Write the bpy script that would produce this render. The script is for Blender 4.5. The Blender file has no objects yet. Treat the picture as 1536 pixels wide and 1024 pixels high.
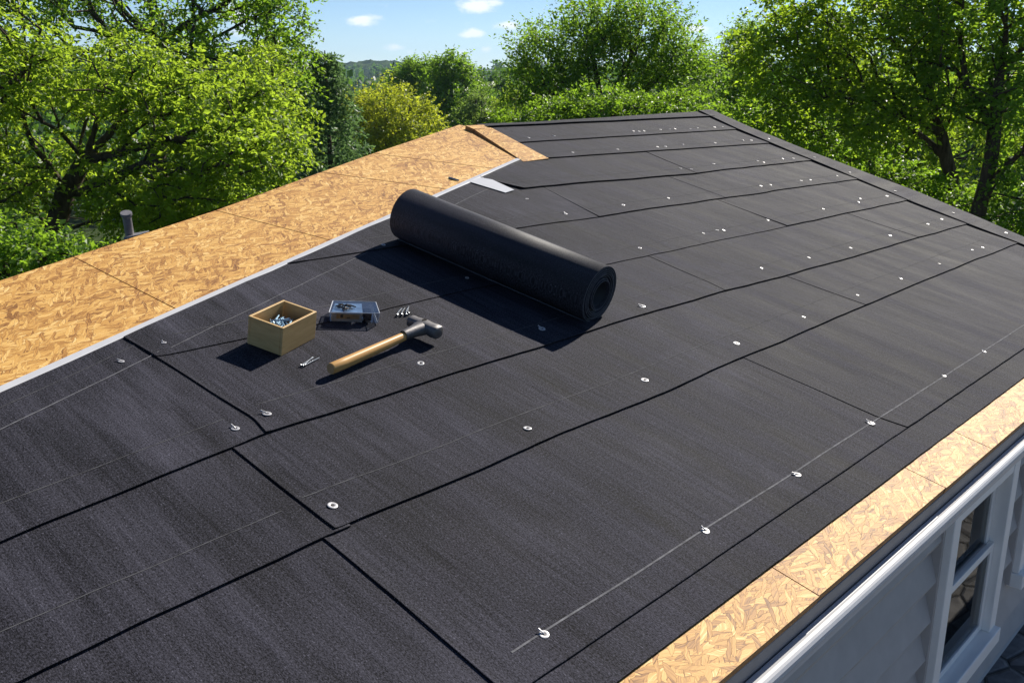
import bpy, bmesh, math, random
import numpy as np
from mathutils import Vector, Matrix, Euler, noise as mnoise

C = bpy.context.scene.collection
SC = bpy.context.scene
rad = math.radians

# ------------------------------------------------------------------ camera, sky, sun, exposure
CAM_Z = 4.2                      # camera height above the low ground behind the house
FOC = 1435.0                     # focal length in photo pixels (photo is 1536 wide)
PITCH = math.atan2(512 - 98, FOC)
AZ = rad(43)
cam = bpy.data.cameras.new('camera')
cam_o = bpy.data.objects.new('camera', cam)
C.objects.link(cam_o)
cam.sensor_width = 36
cam.lens = FOC / 1536 * 36
cam.clip_start = 0.05
cam.clip_end = 6000
cam_o.location = (0, 0, CAM_Z)
cam_o.rotation_euler = (math.pi / 2 - PITCH, 0, AZ - math.pi / 2)
SC.camera = cam_o

SUN_AZ, SUN_EL = rad(8.3), rad(36.7)
SUN = Vector((math.cos(SUN_EL) * math.cos(SUN_AZ), math.cos(SUN_EL) * math.sin(SUN_AZ), math.sin(SUN_EL)))
sl = bpy.data.lights.new('sun', 'SUN')
sl.energy = 4.4
sl.angle = rad(0.5)
sl.color = (1.0, 0.94, 0.84)
so = bpy.data.objects.new('sun', sl)
so.rotation_euler = SUN.to_track_quat('Z', 'Y').to_euler()
so.location = (20, 3, 20)
C.objects.link(so)

SC.view_settings.view_transform = 'Standard'
SC.view_settings.look = 'None'
SC.view_settings.exposure = 0.86
SC.view_settings.gamma = 1
SC.view_settings.use_curve_mapping = False
SC.cycles.use_denoising = True
SC.cycles.max_bounces = 8
SC.cycles.transparent_max_bounces = 12
SC.cycles.caustics_reflective = False
SC.cycles.caustics_refractive = False

F2 = Vector((math.cos(AZ), math.sin(AZ), 0))
R2 = Vector((math.sin(AZ), -math.cos(AZ), 0))
UPV = Vector((0, 0, 1)) * math.cos(PITCH) + F2 * math.sin(PITCH)
FWV = F2 * math.cos(PITCH) - Vector((0, 0, 1)) * math.sin(PITCH)


def ray(px, py):
    return R2 * (px - 768) + UPV * (512 - py) + FWV * FOC


def at(px, py, D):
    """world point at horizontal distance D (metres ahead of the camera position) in a direction of the survey photo"""
    r = ray(px, py)
    return Vector((0, 0, CAM_Z)) + r * (D / r.dot(F2))


def node(nt, typ, **kw):
    n = nt.nodes.new(typ)
    for k, v in kw.items():
        if k.startswith('i_'):
            n.inputs[k[2:].replace('_', ' ')].default_value = v
        elif k.startswith('n_'):
            n.inputs[int(k[2:])].default_value = v
        else:
            setattr(n, k, v)
    return n


def mth(nt, op, a, b=None, c=None, clamp=False):
    n = nt.nodes.new('ShaderNodeMath')
    n.operation = op
    n.use_clamp = clamp
    for i, x in enumerate((a, b, c)):
        if x is None:
            continue
        if isinstance(x, (int, float)):
            n.inputs[i].default_value = x
        else:
            nt.links.new(x, n.inputs[i])
    return n.outputs[0]


def make_world():
    w = bpy.data.worlds.new("World")
    SC.world = w
    w.use_nodes = True
    nt = w.node_tree
    bg = nt.nodes['Background']
    sky = nt.nodes.new('ShaderNodeTexSky')
    sky.sky_type = 'NISHITA'
    sky.sun_disc = False
    sky.sun_elevation = SUN_EL
    sky.sun_rotation = math.pi / 2 - SUN_AZ
    sky.air_density = 0.7
    sky.altitude = 1200
    sky.dust_density = 0.0
    sky.ozone_density = 4.0
    bg.inputs['Strength'].default_value = 0.060
    # small fair-weather clouds, set by compass direction and height above the horizon
    tc = nt.nodes.new('ShaderNodeTexCoord')
    nz = node(nt, 'ShaderNodeTexNoise', i_Scale=26.0, i_Detail=6.0, i_Roughness=0.6)
    mp = node(nt, 'ShaderNodeMapping')
    mp.inputs['Scale'].default_value = (1, 1, 2.2)
    nt.links.new(tc.outputs['Generated'], mp.inputs[0])
    nt.links.new(mp.outputs[0], nz.inputs['Vector'])
    total = None
    clouds = [(541, 31, 44, 13, 1.0), (715, 8, 44, 14, 1.0), (763, 37, 34, 10, .9), (709, 51, 24, 8, .8), (592, 71, 20, 6, .7),
              (728, 74, 14, 6, .6), (690, 79, 26, 6, .5), (1052, 43, 24, 10, .85), (350, 22, 60, 30, .8), (640, 79, 30, 5, .4),
              (1240, -160, 130, 40, 1.0), (300, -220, 180, 50, 1.0), (900, -330, 150, 45, .9), (-300, -100, 150, 40, 1.0), (1900, 20, 90, 24, .9)]
    for px, py, wx, wy, s in clouds:
        d = ray(px, py).normalized()
        r = Vector((0, 0, 1)).cross(d).normalized()
        u = d.cross(r)
        df = node(nt, 'ShaderNodeVectorMath', operation='SUBTRACT')
        nt.links.new(tc.outputs['Generated'], df.inputs[0])
        df.inputs[1].default_value = d
        ax = []
        for v, k in ((r, wx / FOC), (u, wy / FOC)):
            dt = node(nt, 'ShaderNodeVectorMath', operation='DOT_PRODUCT')
            nt.links.new(df.outputs[0], dt.inputs[0])
            dt.inputs[1].default_value = v / k
            ax.append(dt.outputs['Value'])
        q = mth(nt, 'ADD', mth(nt, 'MULTIPLY', ax[0], ax[0]), mth(nt, 'MULTIPLY', ax[1], ax[1]))
        m = mth(nt, 'SUBTRACT', 1.0, mth(nt, 'SQRT', q))
        m = mth(nt, 'MULTIPLY', mth(nt, 'MAXIMUM', m, -0.35), s)
        total = m if total is None else mth(nt, 'MAXIMUM', total, m)
    tot = mth(nt, 'ADD', total, mth(nt, 'MULTIPLY', mth(nt, 'SUBTRACT', nz.outputs['Fac'], 0.5), 2.3))
    mr = node(nt, 'ShaderNodeMapRange', interpolation_type='SMOOTHSTEP')
    nt.links.new(tot, mr.inputs['Value'])
    mr.inputs['From Min'].default_value = 0.12
    mr.inputs['From Max'].default_value = 0.75
    mr.inputs['To Max'].default_value = 0.85
    mx = node(nt, 'ShaderNodeMix', data_type='RGBA')
    nt.links.new(mr.outputs[0], mx.inputs['Factor'])
    nt.links.new(sky.outputs[0], mx.inputs[6])
    mx.inputs[7].default_value = (11.0, 11.1, 11.4, 1)
    nt.links.new(mx.outputs[2], bg.inputs['Color'])


make_world()

# ------------------------------------------------------------------ roof frame (metres; u along the eave, v up the slope)
S = 1.25
SLOPE = rad(12.4)
CS, SN = math.cos(SLOPE), math.sin(SLOPE)
UD = Vector((1, 0, 0))
VD = Vector((0, CS, SN))
ND = Vector((0, -SN, CS))
O1 = Vector((0, 0, CAM_Z - S / CS))


def RP(u, v, w=0.0):
    """point on the main roof plane; u, v in survey units of 1.25 m, w in metres above the deck"""
    return O1 + UD * (u * S) + VD * (v * S) + ND * w


# left deck plane, folded 2 degrees down along the white drip edge
W0, W1 = RP(.6, 1.95), RP(3.112, 2.923)
E1 = (W1 - W0).normalized()
_p = ND.cross(E1)
E2 = (_p * math.cos(rad(2.0)) - ND * math.sin(rad(2.0))).normalized()
N2 = E1.cross(E2)


def LP(s, t, w=0.0):
    return W0 + E1 * s + E2 * t + N2 * w


# ------------------------------------------------------------------ materials
def new_mat(name):
    m = bpy.data.materials.new(name)
    m.use_nodes = True
    nt = m.node_tree
    return m, nt, nt.nodes['Principled BSDF']


def plain(name, col, rough=0.6, metal=0.0, spec=0.5, var=0.15, scale=30.0, bump=0.0):
    m, nt, b = new_mat(name)
    tc = nt.nodes.new('ShaderNodeTexCoord')
    nz = node(nt, 'ShaderNodeTexNoise', i_Scale=scale, i_Detail=5.0, i_Roughness=0.6)
    nt.links.new(tc.outputs['Object'], nz.inputs['Vector'])
    mr = node(nt, 'ShaderNodeMapRange')
    nt.links.new(nz.outputs['Fac'], mr.inputs['Value'])
    mr.inputs['From Min'].default_value = .25
    mr.inputs['From Max'].default_value = .75
    mr.inputs['To Min'].default_value = 1 - var
    mr.inputs['To Max'].default_value = 1 + var
    mx = node(nt, 'ShaderNodeMix', data_type='RGBA', blend_type='MULTIPLY')
    mx.inputs['Factor'].default_value = 1
    mx.inputs[6].default_value = (*col, 1)
    nt.links.new(mr.outputs[0], mx.inputs[7])
    nt.links.new(mx.outputs[2], b.inputs['Base Color'])
    b.inputs['Roughness'].default_value = rough
    b.inputs['Metallic'].default_value = metal
    b.inputs['Specular IOR Level'].default_value = spec
    if bump:
        bp = node(nt, 'ShaderNodeBump', i_Strength=bump, i_Distance=0.002)
        nt.links.new(nz.outputs['Fac'], bp.inputs['Height'])
        nt.links.new(bp.outputs[0], b.inputs['Normal'])
    return m


def felt_material(name='asphalt_felt', bump=.8, marks=1.0, spec=.085, rough=.78):
    """asphalt felt: fine cross-machine streaks, mineral specks, soft bands of varying tone (UV in metres)"""
    m, nt, b = new_mat(name)
    uv = nt.nodes.new('ShaderNodeUVMap')
    L = nt.links.new

    def mapped(sx, sy):
        mp = node(nt, 'ShaderNodeMapping')
        mp.inputs['Scale'].default_value = (sx, sy, 1)
        L(uv.outputs[0], mp.inputs[0])
        return mp.outputs[0]

    def nz(sx, sy, detail=3.0, rough=.55):
        n = node(nt, 'ShaderNodeTexNoise', i_Scale=1.0, i_Detail=detail, i_Roughness=rough)
        L(mapped(sx, sy), n.inputs['Vector'])
        return n.outputs['Fac']
    grain = nz(300, 170, 2.0, .9)
    streak = nz(70, 3.2, 4.0, .75)
    soft = nz(9, 1.6, 4.0, .6)
    big = nz(2.2, 1.3, 3.0, .5)
    v = mth(nt, 'ADD', mth(nt, 'MULTIPLY', mth(nt, 'SUBTRACT', streak, .5), 2.3 * marks),
            mth(nt, 'MULTIPLY', mth(nt, 'SUBTRACT', grain, .5), 6.5))
    v = mth(nt, 'ADD', v, mth(nt, 'MULTIPLY', mth(nt, 'SUBTRACT', soft, .5), 2.7))
    v = mth(nt, 'ADD', v, mth(nt, 'MULTIPLY', mth(nt, 'SUBTRACT', big, .5), .7))
    v = mth(nt, 'MAXIMUM', mth(nt, 'ADD', v, 1.0), .15)
    # pale fibres and mineral specks
    vo = node(nt, 'ShaderNodeTexVoronoi', i_Scale=1.0)
    L(mapped(190, 90), vo.inputs['Vector'])
    sepc = nt.nodes.new('ShaderNodeSeparateColor')
    L(vo.outputs['Color'], sepc.inputs[0])
    sp = mth(nt, 'MULTIPLY', mth(nt, 'LESS_THAN', vo.outputs['Distance'], .2), mth(nt, 'GREATER_THAN', sepc.outputs[0], .74))
    scuff = nz(38, 4.5, 4.0, .65)
    dust = nz(3.3, 2.1, 6.0, .68)
    sc_ = node(nt, 'ShaderNodeMapRange', interpolation_type='SMOOTHSTEP')
    L(scuff, sc_.inputs['Value'])
    sc_.inputs['From Min'].default_value = .60
    sc_.inputs['From Max'].default_value = .80
    du = node(nt, 'ShaderNodeMapRange', interpolation_type='SMOOTHSTEP')
    L(dust, du.inputs['Value'])
    du.inputs['From Min'].default_value = .50
    du.inputs['From Max'].default_value = .78
    val = mth(nt, 'ADD', mth(nt, 'MULTIPLY', v, .0268), mth(nt, 'MULTIPLY', sp, .046))
    val = mth(nt, 'ADD', val, mth(nt, 'ADD', mth(nt, 'MULTIPLY', sc_.outputs[0], .020 * marks), mth(nt, 'MULTIPLY', du.outputs[0], .016)))
    cc = nt.nodes.new('ShaderNodeCombineColor')
    L(val, cc.inputs[0])
    L(mth(nt, 'MULTIPLY', val, .98), cc.inputs[1])
    L(mth(nt, 'MULTIPLY', val, 1.28), cc.inputs[2])
    L(cc.outputs[0], b.inputs['Base Color'])
    rr = mth(nt, 'ADD', rough, mth(nt, 'MULTIPLY', mth(nt, 'SUBTRACT', soft, .5), .35))
    L(rr, b.inputs['Roughness'])
    b.inputs['Specular IOR Level'].default_value = spec
    hb = mth(nt, 'ADD', mth(nt, 'MULTIPLY', grain, .6), mth(nt, 'ADD', mth(nt, 'MULTIPLY', streak, .5), mth(nt, 'MULTIPLY', soft, 1.2)))
    bp = node(nt, 'ShaderNodeBump', i_Strength=bump, i_Distance=.003)
    L(hb, bp.inputs['Height'])
    L(bp.outputs[0], b.inputs['Normal'])
    return m


def osb_material(tint=1.0):
    """oriented strand board: overlapping flakes with their own grain direction (UV in metres)"""
    m, nt, b = new_mat('oriented_strand_board')
    L = nt.links.new
    uv = nt.nodes.new('ShaderNodeUVMap')
    # warp so that flakes curl
    wz = node(nt, 'ShaderNodeTexNoise', i_Scale=8.0, i_Detail=4.0, i_Roughness=.5)
    L(uv.outputs[0], wz.inputs['Vector'])
    sb = node(nt, 'ShaderNodeVectorMath', operation='SUBTRACT')
    L(wz.outputs['Color'], sb.inputs[0])
    sb.inputs[1].default_value = (.5, .5, .5)
    sc_ = node(nt, 'ShaderNodeVectorMath', operation='SCALE')
    L(sb.outputs[0], sc_.inputs[0])
    sc_.inputs['Scale'].default_value = .060
    wv = node(nt, 'ShaderNodeVectorMath', operation='ADD')
    L(uv.outputs[0], wv.inputs[0])
    L(sc_.outputs[0], wv.inputs[1])

    def layer(angle, sx, sy, off):
        mp = node(nt, 'ShaderNodeMapping', vector_type='TEXTURE')
        mp.inputs['Rotation'].default_value = (0, 0, angle)
        mp.inputs['Location'].default_value = (off, off * .7, 0)
        L(wv.outputs[0], mp.inputs[0])
        m2 = node(nt, 'ShaderNodeMapping')
        m2.inputs['Scale'].default_value = (sx, sy, 1)
        L(mp.outputs[0], m2.inputs[0])
        vo = node(nt, 'ShaderNodeTexVoronoi', i_Scale=1.0)
        L(m2.outputs[0], vo.inputs['Vector'])
        ve = node(nt, 'ShaderNodeTexVoronoi', feature='DISTANCE_TO_EDGE', i_Scale=1.0)
        L(m2.outputs[0], ve.inputs['Vector'])
        s3 = nt.nodes.new('ShaderNodeSeparateColor')
        L(vo.outputs['Color'], s3.inputs[0])
        # grain inside the flake, turned a little for every flake
        vr = node(nt, 'ShaderNodeVectorRotate', rotation_type='Z_AXIS')
        L(mp.outputs[0], vr.inputs['Vector'])
        L(mth(nt, 'MULTIPLY', mth(nt, 'SUBTRACT', s3.outputs[1], .5), 1.1), vr.inputs['Angle'])
        m3 = node(nt, 'ShaderNodeMapping')
        m3.inputs['Scale'].default_value = (14, 260, 1)
        L(vr.outputs[0], m3.inputs[0])
        gz = node(nt, 'ShaderNodeTexNoise', i_Scale=1.0, i_Detail=3.0, i_Roughness=.6)
        L(m3.outputs[0], gz.inputs['Vector'])
        edge = mth(nt, 'MULTIPLY', mth(nt, 'LESS_THAN', ve.outputs['Distance'], .03), mth(nt, 'GREATER_THAN', s3.outputs[2], .74))
        return s3.outputs[0], gz.outputs['Fac'], edge, s3.outputs[2]
    a0, g0, e0, r0 = layer(.12, 14, 70, 0)
    a1, g1, e1, r1 = layer(-.45, 17, 84, 3.3)
    a2, g2, e2, r2 = layer(.7, 20, 96, 7.7)
    use1 = mth(nt, 'GREATER_THAN', r1, .52)
    use2 = mth(nt, 'GREATER_THAN', r2, .72)

    def mixf(f, a, b_):
        mx = node(nt, 'ShaderNodeMix', data_type='FLOAT')
        L(f, mx.inputs[0])
        L(a, mx.inputs[2])
        L(b_, mx.inputs[3])
        return mx.outputs[0]
    A = mixf(use2, mixf(use1, a0, a1), a2)
    G = mixf(use2, mixf(use1, g0, g1), g2)
    E_ = mixf(use2, mixf(use1, e0, e1), e2)
    val = mth(nt, 'ADD', mth(nt, 'MULTIPLY', A, .60), mth(nt, 'MULTIPLY', mth(nt, 'SUBTRACT', G, .42), 1.5))
    bigz = node(nt, 'ShaderNodeTexNoise', i_Scale=2.3, i_Detail=2.0)
    L(uv.outputs[0], bigz.inputs['Vector'])
    val = mth(nt, 'ADD', val, mth(nt, 'MULTIPLY', mth(nt, 'SUBTRACT', bigz.outputs['Fac'], .5), .55))
    chip = node(nt, 'ShaderNodeTexNoise', i_Scale=1.0, i_Detail=3.0, i_Roughness=.6)
    cm = node(nt, 'ShaderNodeMapping')
    cm.inputs['Scale'].default_value = (26, 95, 1)
    L(wv.outputs[0], cm.inputs[0])
    L(cm.outputs[0], chip.inputs['Vector'])
    ck = node(nt, 'ShaderNodeMapRange')
    L(chip.outputs['Fac'], ck.inputs['Value'])
    ck.inputs['From Min'].default_value = .66
    ck.inputs['From Max'].default_value = .78
    val = mth(nt, 'SUBTRACT', val, mth(nt, 'MULTIPLY', ck.outputs[0], .9))
    cr = nt.nodes.new('ShaderNodeValToRGB')
    el = cr.color_ramp.elements
    el[0].position, el[0].color = 0.0, (.19 * tint, .078 * tint, .018 * tint, 1)
    el[1].position, el[1].color = 1.0, (.84 * tint, .62 * tint, .29 * tint, 1)
    for p, c in ((.22, (.40, .19, .045)), (.45, (.56, .30, .075)), (.7, (.67, .40, .115))):
        e = el.new(p)
        e.color = (c[0] * tint, c[1] * tint, c[2] * tint, 1)
    L(val, cr.inputs[0])
    dk = node(nt, 'ShaderNodeMix', data_type='RGBA', blend_type='MULTIPLY')
    L(mth(nt, 'MULTIPLY', E_, .85), dk.inputs['Factor'])
    L(cr.outputs[0], dk.inputs[6])
    dk.inputs[7].default_value = (.32, .2, .1, 1)
    L(dk.outputs[2], b.inputs['Base Color'])
    b.inputs['Roughness'].default_value = .62
    b.inputs['Specular IOR Level'].default_value = .3
    bp = node(nt, 'ShaderNodeBump', i_Strength=.5, i_Distance=.003)
    hh = mth(nt, 'SUBTRACT', mth(nt, 'ADD', A, mth(nt, 'MULTIPLY', G, .3)), mth(nt, 'MULTIPLY', E_, .8))
    L(hh, bp.inputs['Height'])
    L(bp.outputs[0], b.inputs['Normal'])
    return m


def wood_material(name, c0, c1, sx=6, sy=6, sz=90, rough=.45):
    m, nt, b = new_mat(name)
    L = nt.links.new
    tc = nt.nodes.new('ShaderNodeTexCoord')
    mp = node(nt, 'ShaderNodeMapping')
    mp.inputs['Scale'].default_value = (sx, sy, sz)
    L(tc.outputs['Object'], mp.inputs[0])
    nz = node(nt, 'ShaderNodeTexNoise', i_Scale=1.0, i_Detail=5.0, i_Roughness=.65, i_Distortion=.8)
    L(mp.outputs[0], nz.inputs['Vector'])
    cr = nt.nodes.new('ShaderNodeValToRGB')
    cr.color_ramp.elements[0].position = .3
    cr.color_ramp.elements[0].color = (*c0, 1)
    cr.color_ramp.elements[1].position = .7
    cr.color_ramp.elements[1].color = (*c1, 1)
    L(nz.outputs['Fac'], cr.inputs[0])
    L(cr.outputs[0], b.inputs['Base Color'])
    b.inputs['Roughness'].default_value = rough
    b.inputs['Specular IOR Level'].default_value = .4
    bp = node(nt, 'ShaderNodeBump', i_Strength=.15, i_Distance=.001)
    L(nz.outputs['Fac'], bp.inputs['Height'])
    L(bp.outputs[0], b.inputs['Normal'])
    return m


def leaf_material(name, c_dark, c_light, trans, tw=.45, gloss=.35):
    m, nt, b = new_mat(name)
    L = nt.links.new
    geo = nt.nodes.new('ShaderNodeNewGeometry')
    cr = nt.nodes.new('ShaderNodeValToRGB')
    cr.color_ramp.elements[0].color = (*c_dark, 1)
    cr.color_ramp.elements[1].color = (*c_light, 1)
    L(geo.outputs['Random Per Island'], cr.inputs[0])
    L(cr.outputs[0], b.inputs['Base Color'])
    b.inputs['Roughness'].default_value = .45
    b.inputs['Specular IOR Level'].default_value = gloss
    tr = nt.nodes.new('ShaderNodeBsdfTranslucent')
    mxc = node(nt, 'ShaderNodeMix', data_type='RGBA', blend_type='MULTIPLY')
    mxc.inputs['Factor'].default_value = .6
    mxc.inputs[6].default_value = (*trans, 1)
    mr = node(nt, 'ShaderNodeMapRange')
    L(geo.outputs['Random Per Island'], mr.inputs['Value'])
    mr.inputs['To Min'].default_value = .55
    mr.inputs['To Max'].default_value = 1.35
    L(mr.outputs[0], mxc.inputs[7])
    L(mxc.outputs[2], tr.inputs['Color'])
    ms = nt.nodes.new('ShaderNodeMixShader')
    ms.inputs[0].default_value = tw
    L(b.outputs[0], ms.inputs[1])
    L(tr.outputs[0], ms.inputs[2])
    L(ms.outputs[0], nt.nodes['Material Output'].inputs['Surface'])
    return m


def bark_material():
    m, nt, b = new_mat('bark')
    L = nt.links.new
    tc = nt.nodes.new('ShaderNodeTexCoord')
    mp = node(nt, 'ShaderNodeMapping')
    mp.inputs['Scale'].default_value = (22, 22, 5)
    L(tc.outputs['Object'], mp.inputs[0])
    nz = node(nt, 'ShaderNodeTexNoise', i_Scale=1.0, i_Detail=6.0, i_Roughness=.7)
    L(mp.outputs[0], nz.inputs['Vector'])
    cr = nt.nodes.new('ShaderNodeValToRGB')
    cr.color_ramp.elements[0].position = .3
    cr.color_ramp.elements[0].color = (.025, .019, .014, 1)
    cr.color_ramp.elements[1].position = .75
    cr.color_ramp.elements[1].color = (.13, .10, .075, 1)
    L(nz.outputs['Fac'], cr.inputs[0])
    L(cr.outputs[0], b.inputs['Base Color'])
    b.inputs['Roughness'].default_value = .9
    b.inputs['Specular IOR Level'].default_value = .15
    bp = node(nt, 'ShaderNodeBump', i_Strength=.6, i_Distance=.01)
    L(nz.outputs['Fac'], bp.inputs['Height'])
    L(bp.outputs[0], b.inputs['Normal'])
    return m


M = {}
M['felt'] = felt_material()
M['felt_roll'] = felt_material('rolled_felt', .25, .0, .20, .64)
M['osb'] = osb_material()
M['osb_edge'] = wood_material('board_edge', (.20, .095, .03), (.42, .23, .09), 60, 60, 160, .8)
M['felt_edge'] = plain('felt_cut_edge', (.010, .010, .011), .85, spec=.15, var=.3, scale=80)
M['chalk'] = plain('chalk_mark', (.135, .135, .145), .9, spec=.1, var=.5, scale=60)
M['lap'] = plain('lap_mark', (.078, .078, .083), .9, spec=.1, var=.6, scale=40)
M['lapdark'] = plain('lap_crease', (.012, .012, .013), .9, spec=.1, var=.3, scale=40)
M['white_metal'] = plain('white_painted_metal', (.52, .52, .535), .38, spec=.5, var=.06, scale=14)
M['white_vinyl'] = plain('white_vinyl', (.88, .84, .79), .42, spec=.45, var=.05, scale=10)
M['siding'] = plain('grey_siding', (.47, .43, .40), .55, spec=.3, var=.09, scale=12, bump=.15)
M['fascia'] = plain('grey_fascia', (.26, .245, .24), .6, spec=.3, var=.12, scale=16)
M['cap'] = plain('galvanised_cap', (.44, .43, .44), .42, metal=.25, var=.1, scale=200)
M['nailhead'] = plain('nail_head', (.05, .045, .045), .5, metal=.6, var=.2, scale=200)
M['steel'] = plain('bright_steel', (.36, .38, .40), .34, metal=.9, var=.12, scale=200)
M['bluesteel'] = plain('zinc_plated_steel', (.30, .46, .60), .35, metal=.7, var=.25, scale=120)
M['iron'] = plain('forged_iron', (.15, .14, .14), .5, metal=.55, var=.35, scale=70, bump=.3)
M['hole'] = plain('dark_eye', (.012, .010, .009), .8, spec=.1)
M['handle'] = wood_material('varnished_hickory', (.52, .265, .075), (.70, .42, .155), 6, 120, 120, .33)
M['endgrain'] = wood_material('hickory_end', (.42, .22, .09), (.58, .36, .17), 90, 90, 90, .6)
M['ply'] = wood_material('birch_plywood', (.48, .30, .115), (.64, .44, .20), 9, 9, 60, .5)
M['bark'] = bark_material()
M['pipe'] = plain('weathered_zinc', (.25, .235, .24), .5, metal=.3, var=.35, scale=40)
M['glass_dark'] = None


def glass_mat():
    m, nt, b = new_mat('window_glass')
    L = nt.links.new
    tr = nt.nodes.new('ShaderNodeBsdfTransparent')
    tr.inputs[0].default_value = (.80, .84, .84, 1)
    gl = nt.nodes.new('ShaderNodeBsdfGlossy')
    gl.inputs['Roughness'].default_value = .015
    fr = node(nt, 'ShaderNodeFresnel', i_IOR=1.2)
    ms = nt.nodes.new('ShaderNodeMixShader')
    L(mth(nt, 'MULTIPLY', fr.outputs[0], 1.0, clamp=True), ms.inputs[0])
    L(tr.outputs[0], ms.inputs[1])
    L(gl.outputs[0], ms.inputs[2])
    L(ms.outputs[0], nt.nodes['Material Output'].inputs['Surface'])
    return m


def clear_plastic():
    m, nt, b = new_mat('clear_plastic')
    L = nt.links.new
    tr = nt.nodes.new('ShaderNodeBsdfTransparent')
    tr.inputs[0].default_value = (.86, .90, .94, 1)
    gl = nt.nodes.new('ShaderNodeBsdfGlossy')
    gl.inputs['Roughness'].default_value = .12
    lw = node(nt, 'ShaderNodeLayerWeight', i_Blend=.35)
    ms = nt.nodes.new('ShaderNodeMixShader')
    L(mth(nt, 'ADD', mth(nt, 'MULTIPLY', lw.outputs['Facing'], .55), .10), ms.inputs[0])
    L(tr.outputs[0], ms.inputs[1])
    L(gl.outputs[0], ms.inputs[2])
    L(ms.outputs[0], nt.nodes['Material Output'].inputs['Surface'])
    return m


M['glass'] = glass_mat()
M['clear'] = clear_plastic()


# ------------------------------------------------------------------ mesh helpers
class MB:
    def __init__(self):
        self.v, self.f, self.uv, self.mi = [], [], [], []

    def vert(self, p):
        self.v.append(tuple(p))
        return len(self.v) - 1

    def face(self, pts, uvs=None, mi=0):
        ids = [self.vert(p) for p in pts]
        self.f.append(ids)
        self.uv.append(uvs if uvs else [(0, 0)] * len(ids))
        self.mi.append(mi)

    def box(self, o, ax, ay, az, mi=0, uvs=False):
        o, ax, ay, az = Vector(o), Vector(ax), Vector(ay), Vector(az)
        p = [o + ax * i + ay * j + az * k for k in (0, 1) for j in (0, 1) for i in (0, 1)]
        for q in ((0, 2, 3, 1), (4, 5, 7, 6), (0, 1, 5, 4), (2, 6, 7, 3), (0, 4, 6, 2), (1, 3, 7, 5)):
            self.face([p[i] for i in q], None, mi)

    def prism(self, poly, d, mi=0, mi_side=None, uvf=None):
        """poly: list of points (top); d: offset vector to the bottom"""
        poly = [Vector(p) for p in poly]
        d = Vector(d)
        uv = [uvf(p) for p in poly] if uvf else None
        self.face(poly, uv, mi)
        self.face([p + d for p in reversed(poly)], [uvf(p) for p in reversed(poly)] if uvf else None, mi)
        n = len(poly)
        ms = mi if mi_side is None else mi_side
        for i in range(n):
            a, b_ = poly[i], poly[(i + 1) % n]
            self.face([a, a + d, b_ + d, b_], [uvf(a), uvf(a), uvf(b_), uvf(b_)] if uvf else None, ms)

    def build(self, name, mats, parent=None, smooth=False, bevel=0.0, merge=True):
        me = bpy.data.meshes.new(name)
        me.from_pydata(self.v, [], self.f)
        ul = me.uv_layers.new(name='UVMap')
        flat = [c for fu in self.uv for q in fu for c in q]
        ul.data.foreach_set('uv', flat)
        me.polygons.foreach_set('material_index', self.mi)
        for m in (mats if isinstance(mats, (list, tuple)) else [mats]):
            me.materials.append(m)
        if merge:
            bm = bmesh.new()
            bm.from_mesh(me)
            bmesh.ops.remove_doubles(bm, verts=bm.verts, dist=1e-5)
            bmesh.ops.recalc_face_normals(bm, faces=bm.faces)
            bm.to_mesh(me)
            bm.free()
        if smooth:
            me.polygons.foreach_set('use_smooth', [True] * len(me.polygons))
        me.update()
        o = bpy.data.objects.new(name, me)
        C.objects.link(o)
        if parent is not None:
            attach(o, parent)
        if bevel:
            b = o.modifiers.new('bevel', 'BEVEL')
            b.width = bevel
            b.segments = 2
            b.limit_method = 'ANGLE'
            b.angle_limit = rad(40)
        return o


def world_of(o):
    m = o.matrix_basis.copy()
    return world_of(o.parent) @ m if o.parent else m


def attach(o, parent):
    """parent while keeping the object where it stands"""
    mw = o.matrix_basis.copy()
    o.parent = parent
    o.matrix_basis = world_of(parent).inverted() @ mw


def tag(o, label=None, cat=None, group=None, kind=None):
    if label:
        o['label'] = label
    if cat:
        o['category'] = cat
    if group:
        o['group'] = group
    if kind:
        o['kind'] = kind
    return o


def empty(name, loc, label, cat, group=None):
    o = bpy.data.objects.new(name, None)
    o.empty_display_size = .1
    C.objects.link(o)
    o.location = loc
    return tag(o, label, cat, group)


def np_mesh(name, verts, tris, mat, smooth=False):
    me = bpy.data.meshes.new(name)
    nv, nf = len(verts), len(tris)
    me.vertices.add(nv)
    me.vertices.foreach_set('co', np.asarray(verts, dtype=np.float32).ravel())
    k = tris.shape[1]
    me.loops.add(nf * k)
    me.loops.foreach_set('vertex_index', np.asarray(tris, dtype=np.int32).ravel())
    me.polygons.add(nf)
    me.polygons.foreach_set('loop_start', np.arange(nf, dtype=np.int32) * k)
    me.polygons.foreach_set('use_smooth', np.full(nf, smooth))
    me.materials.append(mat)
    me.update(calc_edges=True)
    me.validate()
    o = bpy.data.objects.new(name, me)
    C.objects.link(o)
    return o


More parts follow.
